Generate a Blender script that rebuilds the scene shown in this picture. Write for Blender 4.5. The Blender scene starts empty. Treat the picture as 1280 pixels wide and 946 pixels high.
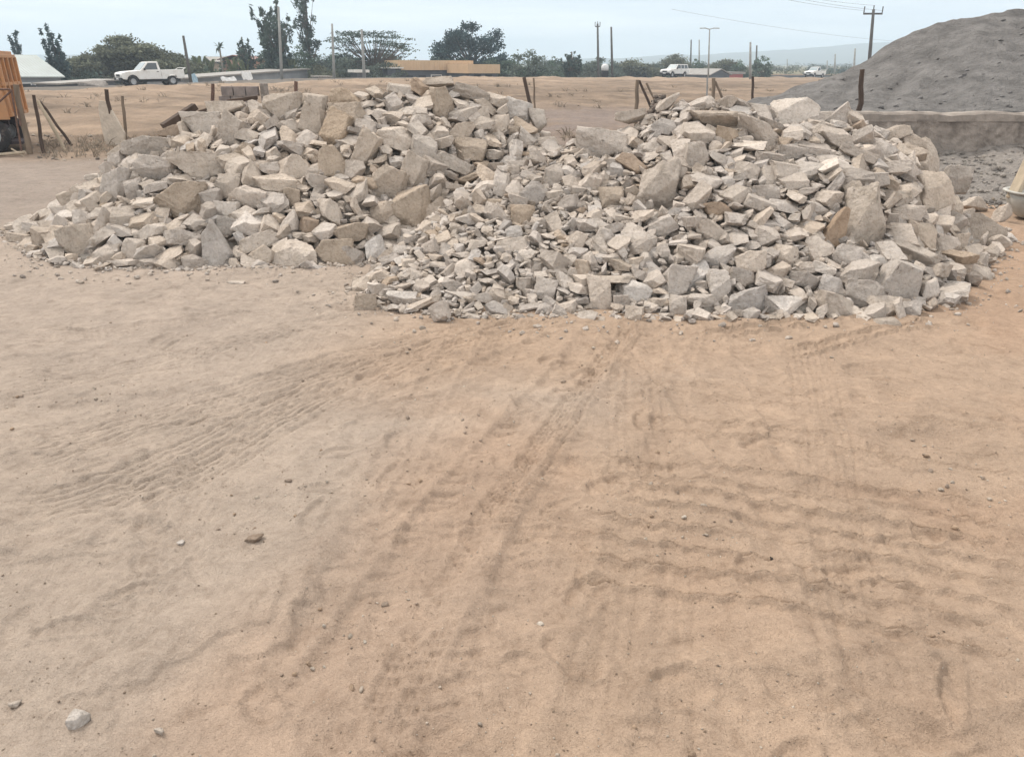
import bpy, bmesh, math, random
import numpy as np
from mathutils import Vector, Matrix, Euler

R = math.radians
rng = np.random.RandomState(7)
random.seed(7)
sc = bpy.context.scene
C = sc.collection

# ------------------------------------------------------------------ camera
EYE = np.array([0.0, 0.0, 2.0])
PITCH = R(22.9)
FPX = 931.0
CP, SP = math.cos(PITCH), math.sin(PITCH)
cam_d = bpy.data.cameras.new('camera')
cam_d.sensor_width = 36.0
cam_d.lens = 36.0 * FPX / 1280.0
cam_d.clip_start = 0.05
cam_d.clip_end = 8000
cam = bpy.data.objects.new('camera', cam_d)
C.objects.link(cam)
cam.location = EYE
cam.rotation_euler = (math.pi / 2 - PITCH, 0, 0)
sc.camera = cam


def ray(u, v):
    """direction of a photograph pixel, scaled so that its y is 1"""
    a = (u - 640) / FPX
    k = (473 - v) / FPX
    d = np.array([a, CP + SP * k, -SP + CP * k])
    return d / d[1]


def at(u, v, y):
    return EYE + ray(u, v) * y


def project(P):
    d = np.asarray(P, float) - EYE
    f = d[..., 1] * CP - d[..., 2] * SP
    up = d[..., 1] * SP + d[..., 2] * CP
    return 640 + FPX * d[..., 0] / f, 473 - FPX * up / f, f


# ------------------------------------------------------------------ noise
_perm = np.random.RandomState(3).rand(512, 512)


def vnoise(x, y, seed=0):
    x = np.asarray(x, float) + seed * 17.31
    y = np.asarray(y, float) + seed * 9.77
    xi = np.floor(x).astype(int)
    yi = np.floor(y).astype(int)
    fx = x - xi
    fy = y - yi
    fx = fx * fx * (3 - 2 * fx)
    fy = fy * fy * (3 - 2 * fy)
    a = _perm[xi & 511, yi & 511]
    b = _perm[(xi + 1) & 511, yi & 511]
    c = _perm[xi & 511, (yi + 1) & 511]
    d = _perm[(xi + 1) & 511, (yi + 1) & 511]
    return (a * (1 - fx) + b * fx) * (1 - fy) + (c * (1 - fx) + d * fx) * fy


def fbm(x, y, oct=4, seed=0, gain=0.5):
    s, a, f, n = 0, 1.0, 1.0, 0
    for o in range(oct):
        s = s + a * (vnoise(x * f, y * f, seed + o * 5) - 0.5)
        n += a
        a *= gain
        f *= 2.03
    return s / n * 2


def sstep(a, b, x):
    t = np.clip((x - a) / (b - a), 0, 1)
    return t * t * (3 - 2 * t)


# ------------------------------------------------------------------ mesh helpers
class MB:
    """collects shapes and links them as one mesh object"""

    def __init__(self):
        self.v = []
        self.f = []
        self.n = 0

    def add(self, v, f):
        v = np.asarray(v, float)
        self.v.append(v)
        self.f.extend([tuple(i + self.n for i in q) for q in f])
        self.n += len(v)
        return self

    def box(self, c, s, rot=None, taper=1.0):
        hx, hy, hz = s[0] / 2, s[1] / 2, s[2] / 2
        v = np.array([[-hx, -hy, -hz], [hx, -hy, -hz], [hx, hy, -hz], [-hx, hy, -hz],
                      [-hx * taper, -hy * taper, hz], [hx * taper, -hy * taper, hz], [hx * taper, hy * taper, hz], [-hx * taper, hy * taper, hz]])
        if rot is not None:
            v = v @ np.array(Euler(rot).to_matrix()).T
        return self.add(v + np.array(c), [(3, 2, 1, 0), (4, 5, 6, 7), (0, 1, 5, 4), (1, 2, 6, 5), (2, 3, 7, 6), (3, 0, 4, 7)])

    def tube(self, pts, radii, n=8, cap=True):
        pts = [np.array(p, float) for p in pts]
        if np.isscalar(radii):
            radii = [radii] * len(pts)
        rings = []
        for i, p in enumerate(pts):
            t = pts[min(i + 1, len(pts) - 1)] - pts[max(i - 1, 0)]
            t = t / (np.linalg.norm(t) + 1e-9)
            a = np.array([1.0, 0, 0]) if abs(t[0]) < 0.8 else np.array([0, 1.0, 0])
            e1 = np.cross(t, a)
            e1 /= np.linalg.norm(e1)
            e2 = np.cross(t, e1)
            ang = np.arange(n) * 2 * math.pi / n
            rings.append(p + radii[i] * (np.cos(ang)[:, None] * e1 + np.sin(ang)[:, None] * e2))
        f = []
        m = len(pts)
        for i in range(m - 1):
            for j in range(n):
                f.append((i * n + j, i * n + (j + 1) % n, (i + 1) * n + (j + 1) % n, (i + 1) * n + j))
        if cap:
            f.append(tuple(range(n))[::-1])
            f.append(tuple((m - 1) * n + j for j in range(n)))
        return self.add(np.vstack(rings), f)

    def bar(self, a, b, w, h):
        a = np.array(a, float)
        b = np.array(b, float)
        t = b - a
        L = np.linalg.norm(t)
        q = Vector(t).to_track_quat('X', 'Z')
        v = np.array([[x, y, z] for x in (0, L) for y in (-w / 2, w / 2) for z in (-h / 2, h / 2)])
        v = v @ np.array(q.to_matrix()).T + a
        return self.add(v, [(0, 1, 3, 2), (4, 6, 7, 5), (0, 4, 5, 1), (2, 3, 7, 6), (0, 2, 6, 4), (1, 5, 7, 3)])

    def lathe(self, prof, c, axis='y', n=24):
        """prof: list of (radius, offset along the axis)"""
        ang = np.arange(n) * 2 * math.pi / n
        v = []
        for r, o in prof:
            a, b = r * np.cos(ang), r * np.sin(ang)
            z = np.full(n, o)
            v.append(np.stack({'y': (a, z, b), 'x': (z, a, b), 'z': (a, b, z)}[axis], 1))
        f = []
        for i in range(len(prof) - 1):
            for j in range(n):
                f.append((i * n + j, i * n + (j + 1) % n, (i + 1) * n + (j + 1) % n, (i + 1) * n + j))
        return self.add(np.vstack(v) + np.array(c), f)

    def prism(self, poly, y0, y1, taper=None):
        """poly in (x, z), pushed from y0 to y1"""
        n = len(poly)
        v = [(p[0], y0, p[1]) for p in poly] + [(p[0], y1, p[1]) for p in poly]
        f = [tuple(range(n)), tuple(range(2 * n - 1, n - 1, -1))]
        for i in range(n):
            j = (i + 1) % n
            f.append((i, i + n, j + n, j))
        return self.add(v, f)

    def build(self, name, mat, parent=None, loc=None, smooth=False, bevel=0, attr=None):
        me = bpy.data.meshes.new(name)
        v = np.vstack(self.v)
        if loc is not None:
            v = v - np.array(loc)
        me.from_pydata(v.tolist(), [], self.f)
        bm = bmesh.new()
        bm.from_mesh(me)
        bmesh.ops.recalc_face_normals(bm, faces=bm.faces)
        if bevel:
            es = [e for e in bm.edges if len(e.link_faces) == 2 and e.calc_face_angle(0) > 0.6]
            bmesh.ops.bevel(bm, geom=es, offset=bevel, segments=2, affect='EDGES', profile=0.6, clamp_overlap=True)
        bm.to_mesh(me)
        bm.free()
        if smooth:
            me.shade_smooth()
        me.materials.append(mat)
        o = bpy.data.objects.new(name, me)
        if loc is not None:
            o.location = loc
        C.objects.link(o)
        if parent is not None:
            o.parent = parent
        return o


def fast_mesh(name, v, tris, smooth=True, colors=None):
    """triangles or quads straight from arrays"""
    me = bpy.data.meshes.new(name)
    v = np.ascontiguousarray(v, np.float32)
    tris = np.ascontiguousarray(tris, np.int32)
    k = tris.shape[1]
    me.vertices.add(len(v))
    me.vertices.foreach_set('co', v.ravel())
    me.loops.add(tris.size)
    me.loops.foreach_set('vertex_index', tris.ravel())
    me.polygons.add(len(tris))
    me.polygons.foreach_set('loop_start', np.arange(0, tris.size, k, dtype=np.int32))
    me.polygons.foreach_set('loop_total', np.full(len(tris), k, np.int32))
    me.polygons.foreach_set('use_smooth', np.full(len(tris), bool(smooth)))
    if colors is not None:
        at_ = me.color_attributes.new('tint', 'FLOAT_COLOR', 'POINT')
        at_.data.foreach_set('color', np.ascontiguousarray(np.hstack([colors, np.ones((len(colors), 1))]), np.float32).ravel())
    me.update(calc_edges=True)
    return me


def link(name, me, mat, parent=None, loc=None):
    me.materials.append(mat)
    o = bpy.data.objects.new(name, me)
    if loc is not None:
        o.location = loc
    C.objects.link(o)
    if parent is not None:
        o.parent = parent
    return o


def tag(o, label=None, cat=None, group=None, kind=None):
    if label:
        o['label'] = label
    if cat:
        o['category'] = cat
    if group:
        o['group'] = group
    if kind:
        o['kind'] = kind
    return o


def empty(name, loc, label=None, cat=None, group=None, rz=0):
    o = bpy.data.objects.new(name, None)
    o.empty_display_size = 0.2
    o.location = loc
    o.rotation_euler.z = rz
    C.objects.link(o)
    return tag(o, label, cat, group)


# ------------------------------------------------------------------ materials
def nodes_of(name):
    m = bpy.data.materials.new(name)
    m.use_nodes = True
    nt = m.node_tree
    b = nt.nodes['Principled BSDF']
    return m, nt, b


def N(nt, kind, **kw):
    n = nt.nodes.new(kind)
    for k, v in kw.items():
        if k.startswith('i_'):
            n.inputs[k[2:].replace('_', ' ')].default_value = v
        else:
            setattr(n, k, v)
    return n


def mixc(nt, mode, fac, a, b):
    n = nt.nodes.new('ShaderNodeMix')
    n.data_type = 'RGBA'
    n.blend_type = mode
    for sock, val in ((n.inputs[0], fac), (n.inputs[6], a), (n.inputs[7], b)):
        if isinstance(val, (int, float)):
            sock.default_value = val
        elif isinstance(val, (tuple, list)):
            sock.default_value = (*val[:3], 1)
        else:
            nt.links.new(val, sock)
    return n.outputs[2]


def ramp(nt, src, stops):
    r = nt.nodes.new('ShaderNodeValToRGB')
    el = r.color_ramp.elements
    while len(el) < len(stops):
        el.new(0.5)
    for e, (p, c) in zip(el, stops):
        e.position = p
        e.color = (*c, 1) if not np.isscalar(c) else (c, c, c, 1)
    nt.links.new(src, r.inputs[0])
    return r.outputs[0]


def noise(nt, scale, detail=4, rough=0.55, coord='Object', stretch=None, distortion=0.0):
    tc = nt.nodes.new('ShaderNodeTexCoord')
    n = nt.nodes.new('ShaderNodeTexNoise')
    n.inputs['Scale'].default_value = scale
    n.inputs['Detail'].default_value = detail
    n.inputs['Roughness'].default_value = rough
    n.inputs['Distortion'].default_value = distortion
    src = tc.outputs[coord]
    if stretch:
        mp = nt.nodes.new('ShaderNodeMapping')
        mp.inputs['Scale'].default_value = stretch
        nt.links.new(src, mp.inputs[0])
        src = mp.outputs[0]
    nt.links.new(src, n.inputs['Vector'])
    return n.outputs['Fac']


def bump(nt, b, src, dist, strength=1.0, prev=None):
    n = nt.nodes.new('ShaderNodeBump')
    n.inputs['Distance'].default_value = dist
    n.inputs['Strength'].default_value = strength
    nt.links.new(src, n.inputs['Height'])
    if prev is not None:
        nt.links.new(prev, n.inputs['Normal'])
    nt.links.new(n.outputs[0], b.inputs['Normal'])
    return n.outputs[0]


def simple(name, c, rough=0.8, metal=0.0, var=0.25, scale=6.0, bump_d=0.0, bump_s=40.0, spec=0.3, stretch=None, stain=None):
    m, nt, b = nodes_of(name)
    f = noise(nt, scale, 5, 0.6, stretch=stretch)
    col = ramp(nt, f, [(0.3, tuple(x * (1 - var) for x in c)), (0.7, tuple(min(1, x * (1 + var)) for x in c))])
    if stain:
        g = ramp(nt, noise(nt, scale * 0.45, 6, 0.7), [(stain[1], 0.0), (stain[1] + 0.12, 1.0)])
        col = mixc(nt, 'MIX', g, col, stain[0])
    nt.links.new(col, b.inputs['Base Color'])
    b.inputs['Roughness'].default_value = rough
    b.inputs['Metallic'].default_value = metal
    b.inputs['Specular IOR Level'].default_value = spec
    if bump_d:
        bump(nt, b, noise(nt, bump_s, 5, 0.6, stretch=stretch), bump_d)
    return m


def attr_color(nt, name='tint'):
    a = nt.nodes.new('ShaderNodeAttribute')
    a.attribute_name = name
    return a.outputs['Color']


def mat_soil():
    m, nt, b = nodes_of('soil')
    col = attr_color(nt)
    f1 = noise(nt, 1.7, 6, 0.65)
    f2 = noise(nt, 26, 6, 0.7)
    f3 = noise(nt, 190, 3, 0.6)
    col = mixc(nt, 'MULTIPLY', 1.0, col, ramp(nt, f1, [(0.3, (0.86, 0.85, 0.84)), (0.7, (1.10, 1.08, 1.06))]))
    col = mixc(nt, 'MULTIPLY', 1.0, col, ramp(nt, f2, [(0.25, (0.86, 0.85, 0.84)), (0.5, (1, 1, 1)), (0.75, (1.1, 1.1, 1.1))]))
    col = mixc(nt, 'MULTIPLY', 1.0, col, ramp(nt, f3, [(0.3, (0.88, 0.87, 0.86)), (0.7, (1.1, 1.1, 1.1))]))
    f4 = noise(nt, 7.5, 7, 0.72, distortion=.6)
    col = mixc(nt, 'MULTIPLY', 1.0, col, ramp(nt, f4, [(0.30, (0.80, 0.78, 0.76)), (0.48, (1, 1, 1)), (0.70, (1.14, 1.13, 1.12))]))
    nt.links.new(col, b.inputs['Base Color'])
    b.inputs['Roughness'].default_value = 0.95
    b.inputs['Specular IOR Level'].default_value = 0.12
    p = bump(nt, b, f2, 0.020, 0.9)
    p = bump(nt, b, noise(nt, 75, 4, 0.65), 0.010, 0.9, p)
    bump(nt, b, f3, 0.004, 0.9, p)
    return m


def mat_stone(name, dust=1.0, fine=1.0):
    m, nt, b = nodes_of(name)
    col = attr_color(nt)
    f1 = noise(nt, 5.5, 6, 0.62)
    f2 = noise(nt, 38, 6, 0.68)
    f3 = noise(nt, 2.6, 5, 0.6)
    col = mixc(nt, 'MULTIPLY', 1.0, col, ramp(nt, f1, [(0.28, (0.72, 0.70, 0.67)), (0.5, (1, 1, 1)), (0.72, (1.14, 1.14, 1.14))]))
    col = mixc(nt, 'MULTIPLY', 1.0, col, ramp(nt, f2, [(0.3, (0.76, 0.73, 0.69)), (0.48, (1, 1, 1)), (0.75, (1.10, 1.10, 1.10))]))
    st = ramp(nt, f3, [(0.60, 0.0), (0.76, 0.3)])
    col = mixc(nt, 'MIX', st, col, (0.45, 0.345, 0.235))
    nt.links.new(col, b.inputs['Base Color'])
    b.inputs['Roughness'].default_value = 0.92
    b.inputs['Specular IOR Level'].default_value = 0.18
    p = bump(nt, b, noise(nt, 14, 7, 0.62), 0.04 * fine, 1.0)
    bump(nt, b, f2, 0.016 * fine, 1.0, p)
    return m


def mat_leaf(name):
    m, nt, b = nodes_of(name)
    nt.nodes.remove(b)
    col = attr_color(nt)
    d = nt.nodes.new('ShaderNodeBsdfDiffuse')
    t = nt.nodes.new('ShaderNodeBsdfTranslucent')
    mx = nt.nodes.new('ShaderNodeMixShader')
    mx.inputs[0].default_value = 0.25
    nt.links.new(col, d.inputs[0])
    nt.links.new(col, t.inputs[0])
    nt.links.new(d.outputs[0], mx.inputs[1])
    nt.links.new(t.outputs[0], mx.inputs[2])
    nt.links.new(mx.outputs[0], nt.nodes['Material Output'].inputs[0])
    return m


def mat_corrugated(name, c, c2, pitch=0.16, axis=0):
    m, nt, b = nodes_of(name)
    tc = nt.nodes.new('ShaderNodeTexCoord')
    w = nt.nodes.new('ShaderNodeTexWave')
    w.bands_direction = 'XYZ'[axis]
    w.inputs['Scale'].default_value = 0.314 / pitch
    nt.links.new(tc.outputs['Object'], w.inputs['Vector'])
    f = noise(nt, 0.9, 5, 0.7)
    col = ramp(nt, f, [(0.35, c), (0.75, c2)])
    nt.links.new(col, b.inputs['Base Color'])
    b.inputs['Roughness'].default_value = 0.6
    b.inputs['Metallic'].default_value = 0.0
    bump(nt, b, w.outputs['Fac'], 0.03)
    return m


def mat_paint(name, c, rough=0.35, dirt=(0.30, 0.24, 0.18), amt=0.62):
    m, nt, b = nodes_of(name)
    f = noise(nt, 3.0, 6, 0.7)
    g = ramp(nt, f, [(amt - 0.12, 0.0), (amt + 0.16, 0.65)])
    col = mixc(nt, 'MIX', g, c, dirt)
    nt.links.new(col, b.inputs['Base Color'])
    b.inputs['Roughness'].default_value = rough
    return m


M = {}
M['soil'] = mat_soil()
M['stone'] = mat_stone('stone')
M['asphalt'] = simple('asphalt', (0.17, 0.155, 0.14), 1.0, spec=0.0, var=0.25, scale=1.2, bump_d=0.01, bump_s=30)
M['leaf'] = mat_leaf('leaf')
M['bark'] = simple('bark', (0.13, 0.105, 0.085), 0.95, var=0.3, scale=5, bump_d=0.02, bump_s=14, stretch=(1, 1, 0.2))
M['pale_bark'] = simple('pale_bark', (0.27, 0.25, 0.22), 0.95, var=0.3, scale=4, bump_d=0.02, bump_s=14, stretch=(1, 1, 0.2))
M['wood'] = simple('weathered_wood', (0.20, 0.155, 0.115), 0.9, var=0.35, scale=8, bump_d=0.008, bump_s=30, stretch=(1, 1, 0.12))
M['dark_wood'] = simple('dark_wood', (0.075, 0.052, 0.04), 0.9, var=0.35, scale=8, bump_d=0.008, bump_s=30, stretch=(1, 1, 0.15))
M['pale_wood'] = simple('pale_wood', (0.45, 0.375, 0.28), 0.85, var=0.22, scale=6, bump_d=0.006, bump_s=30, stretch=(1, 1, 0.12))
M['pole'] = simple('grey_pole', (0.30, 0.30, 0.29), 0.9, var=0.2, scale=2)
M['dark_pole'] = simple('dark_pole', (0.10, 0.095, 0.09), 0.9, var=0.2, scale=2)
M['rust'] = simple('rusty_steel', (0.13, 0.075, 0.055), 0.8, var=0.4, scale=14, bump_d=0.003, bump_s=60)
M['orange'] = mat_paint('orange_paint', (0.50, 0.245, 0.10), 0.6, (0.28, 0.18, 0.12), 0.5)
M['white'] = mat_paint('white_paint', (0.76, 0.76, 0.74), 0.4, (0.46, 0.39, 0.32), 0.62)
M['black'] = simple('black_plastic', (0.025, 0.025, 0.027), 0.6, var=0.2)
M['rubber'] = simple('rubber', (0.035, 0.033, 0.034), 0.85, var=0.3, scale=9, stain=((0.16, 0.13, 0.11), 0.55))
M['steel'] = simple('grey_steel', (0.42, 0.43, 0.44), 0.45, metal=0.6, var=0.15)
M['chassis'] = simple('chassis_paint', (0.05, 0.038, 0.042), 0.7, var=0.3)
M['lamp'] = simple('lamp_glass', (0.75, 0.76, 0.76), 0.15, var=0.05, spec=0.6)
M['glass'] = simple('dark_glass', (0.05, 0.065, 0.075), 0.08, var=0.1, spec=0.8)
M['wind_glass'] = simple('windscreen_glass', (0.30, 0.36, 0.38), 0.12, var=0.1, spec=0.8)
M['concrete'] = simple('concrete', (0.31, 0.272, 0.24), 0.95, var=0.3, scale=2.6, bump_d=0.05, bump_s=9, stain=((0.18, 0.155, 0.135), 0.47))
M['cap'] = simple('concrete_cap', (0.29, 0.255, 0.225), 0.95, var=0.3, scale=4, bump_d=0.012, bump_s=25)
M['block'] = simple('block', (0.24, 0.205, 0.19), 0.95, var=0.25, scale=5, bump_d=0.01, bump_s=25)
M['dust'] = simple('quarry_dust', (0.172, 0.165, 0.160), 0.95, var=0.36, scale=2.2, bump_d=0.16, bump_s=11, stretch=(1, .8, 0.35))
M['slab'] = simple('slab', (0.50, 0.43, 0.355), 0.95, var=0.2, scale=4, bump_d=0.02, bump_s=16)
M['gravel'] = simple('gravel', (0.225, 0.205, 0.188), 0.95, var=0.3, scale=9, bump_d=0.03, bump_s=24)
M['roof_grey'] = mat_corrugated('roof_grey', (0.37, 0.42, 0.42), (0.30, 0.335, 0.33), 0.25)
M['roof_dull'] = mat_corrugated('roof_dull', (0.30, 0.29, 0.27), (0.20, 0.18, 0.165), 0.25)
M['roof_tan'] = mat_corrugated('roof_tan', (0.60, 0.43, 0.27), (0.50, 0.35, 0.22), 0.3)
M['roof_red'] = mat_corrugated('roof_red', (0.24, 0.11, 0.09), (0.17, 0.09, 0.08), 0.3)
M['wall_grey'] = simple('wall_grey', (0.23, 0.245, 0.26), 0.9, var=0.2, scale=0.8)
M['wall_dark'] = simple('wall_dark', (0.095, 0.105, 0.12), 0.9, var=0.25, scale=0.9)
M['wall_pink'] = simple('wall_pink', (0.46, 0.265, 0.205), 0.9, var=0.12, scale=0.7)
M['wall_tan'] = simple('wall_tan', (0.42, 0.33, 0.25), 0.9, var=0.15, scale=0.7)
M['wall_white'] = simple('wall_white', (0.66, 0.655, 0.63), 0.85, var=0.1, scale=0.7)
M['opening'] = simple('dark_opening', (0.025, 0.027, 0.03), 0.7, var=0.2)
M['cloth'] = simple('pale_cloth', (0.70, 0.71, 0.71), 0.9, var=0.12, scale=3)
M['blue_cloth'] = simple('blue_cloth', (0.34, 0.47, 0.56), 0.9, var=0.12, scale=3)
M['red'] = simple('red_paint', (0.40, 0.12, 0.11), 0.7, var=0.15)
M['barrow'] = simple('galvanised_tray', (0.42, 0.415, 0.385), 0.6, metal=0.1, var=0.18, scale=7, stain=((0.33, 0.27, 0.2), 0.6))
M['twig'] = simple('dry_twig', (0.23, 0.19, 0.145), 0.95, var=0.35, scale=5)
M['wire'] = simple('cable', (0.12, 0.12, 0.125), 0.7, var=0.1)


def mat_hill():
    m, nt, b = nodes_of('hill_scrub')
    f = noise(nt, 0.012, 6, 0.6)
    nt.links.new(ramp(nt, f, [(0.3, (0.075, 0.085, 0.06)), (0.7, (0.13, 0.12, 0.085))]), b.inputs['Base Color'])
    b.inputs['Roughness'].default_value = 1.0
    b.inputs['Specular IOR Level'].default_value = 0.0
    return m


M['hill'] = mat_hill()

# ------------------------------------------------------------------ terrain
RA = np.array([-25.0, 56.0])
RD = np.array([70.0, 66.0])
RL = float(np.hypot(*RD))
RD = RD / RL
RN = np.array([-RD[1], RD[0]])


def road_st(x, y):
    dx, dy = x - RA[0], y - RA[1]
    return dx * RN[0] + dy * RN[1], (dx * RD[0] + dy * RD[1]) / RL


def zroad(t):
    return np.interp(t, [-0.8, -0.25, 0, .135, .31, .6, 1.0, 1.6, 3], [.25, .42, .56, .86, .78, .42, -.03, -.2, -.3])


def G0(x, y):
    x = np.asarray(x, float)
    y = np.asarray(y, float)
    s, t = road_st(x, y)
    w = sstep(-38, -5, s) * 0.55 + 0.45 * np.clip((s + 37) / 32, 0, 1)
    zr = zroad(t)
    z = np.where(s < 0, w * zr, zr + (-1.2 - zr) * sstep(4.5, 11, s) + .9 * sstep(25, 60, s))
    far = sstep(15, 22, y)
    z = z + far * (1 - sstep(-6, -4, s) * (1 - sstep(4, 8, s))) * (0.15 * fbm(x / 3.1, y / 3.1, 4, 4) + 0.11 * fbm(x / .9, y / .9, 4, 9))
    z = z + far * 0.26 * np.maximum(0, fbm(x / 5.5, y / 9, 3, 41)) * (1 - sstep(-14, -6, s))
    z = z + far * .16 * np.exp(-((s + 7) / 1.8) ** 2) * (.6 + .8 * vnoise(x / 2.5, y / 2.5, 43))
    z = z - 0.15 * (1 - sstep(4.0, 5.0, np.abs(s)))
    return z


_HY = np.concatenate([np.linspace(1, 40, 400), np.geomspace(40.2, 900, 200)])


def ground_hit(u, v):
    d = ray(u, v)
    P = EYE[None] + _HY[:, None] * d[None]
    k = np.where(P[:, 2] < G0(P[:, 0], P[:, 1]))[0]
    return P[k[0]] if len(k) else P[-1]


def ground_flat(u, v):
    d = ray(u, v)
    return (EYE + d * (2.0 / -d[2]))[:2]


# ---- tyre marks in the loose soil: photograph pixels, laid onto the flat yard in metres
TRACKS = [
    # pts, half width, kind, depth
    ([(725, 575), (980, 602), (1310, 650)], .15, 'wavy', .010),
    ([(735, 606), (980, 642), (1310, 696)], .15, 'wavy', .014),
    ([(700, 652), (960, 688), (1310, 748)], .15, 'wavy', .013),
    ([(690, 704), (960, 742), (1290, 806)], .16, 'wavy', .012),
    ([(790, 525), (1020, 552), (1310, 588)], .15, 'wavy', .008),
    ([(760, 470), (960, 500), (1310, 540)], .14, 'wavy', .005),
    ([(330, 980), (430, 860), (520, 720), (600, 610), (700, 490), (770, 400)], .19, 'lug', .022),
    ([(560, 985), (620, 840), (680, 690), (750, 540), (840, 405)], .19, 'lug', .019),
    ([(440, 985), (530, 800), (600, 680), (690, 540), (800, 400)], .10, 'lines', .010),
    ([(-20, 585), (200, 527), (420, 458), (660, 396)], .20, 'lines', .009),
    ([(-20, 655), (150, 612), (300, 540), (430, 470)], .20, 'lines', .011),
    ([(-20, 495), (180, 462), (430, 392), (560, 380)], .18, 'lines', .008),
    ([(120, 660), (260, 580), (360, 520), (520, 440), (700, 395)], .17, 'lines', .008),
    ([(-20, 540), (220, 500), (400, 470), (520, 455)], .14, 'lug', .008),
    ([(860, 425), (970, 406), (1115, 384)], .13, 'wavy', .016),
    ([(970, 446), (1060, 424), (1180, 398)], .13, 'wavy', .016),
    ([(640, 385), (560, 372), (300, 395), (0, 430)], .16, 'lines', .008),
    ([(330, 400), (450, 372), (560, 350)], .15, 'lug', .014),
    ([(760, 835), (900, 845), (1060, 832), (1290, 850)], .10, 'ridge', .024),
    ([(780, 900), (960, 885), (1120, 905), (1300, 890)], .09, 'ridge', .018),
    ([(300, 1000), (420, 880), (500, 720), (540, 620)], .30, 'smooth', .005),
    ([(640, 1000), (700, 860), (760, 800), (900, 800)], .22, 'smooth', .005),
    ([(0, 770), (110, 745), (200, 800), (380, 760)], .10, 'ridge', .018),
    ([(-10, 850), (60, 815), (170, 830), (210, 880)], .08, 'ridge', .018),
    ([(100, 850), (300, 790), (400, 700), (430, 600)], .14, 'ridge', .016),
    ([(980, 500), (1080, 540), (1200, 520), (1300, 560)], .08, 'ridge', .014),
    ([(860, 480), (1000, 470), (1180, 490)], .07, 'ridge', .012),
]
_tr = np.random.RandomState(12)
for _k in range(30):
    if _k < 18:      # fanning from the front towards the heaps
        _u0 = _tr.uniform(-100, 1250)
        _u1 = 640 + (_u0 - 640) * .35 + _tr.uniform(-120, 220)
        _p = [(_u0, 990), ((_u0 * .62 + _u1 * .38) + _tr.uniform(-30, 30), 700), ((_u0 * .25 + _u1 * .75), 520), (_u1, 400)]
    else:            # sweeping across the left half
        _v0 = _tr.uniform(440, 720)
        _p = [(-30, _v0), (230, _v0 - (_v0 - 380) * .30 + _tr.uniform(-10, 10)), (470, _v0 - (_v0 - 380) * .62), (720, 392 + _tr.uniform(0, 40))]
    TRACKS.append((_p, _tr.uniform(.09, .2), ['lines', 'lines', 'lines', 'smooth', 'lug'][_tr.randint(5)], _tr.uniform(.003, .006)))


def tri(x):
    return 2 * np.abs(2 * (x - np.floor(x + 0.5))) - 1


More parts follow.
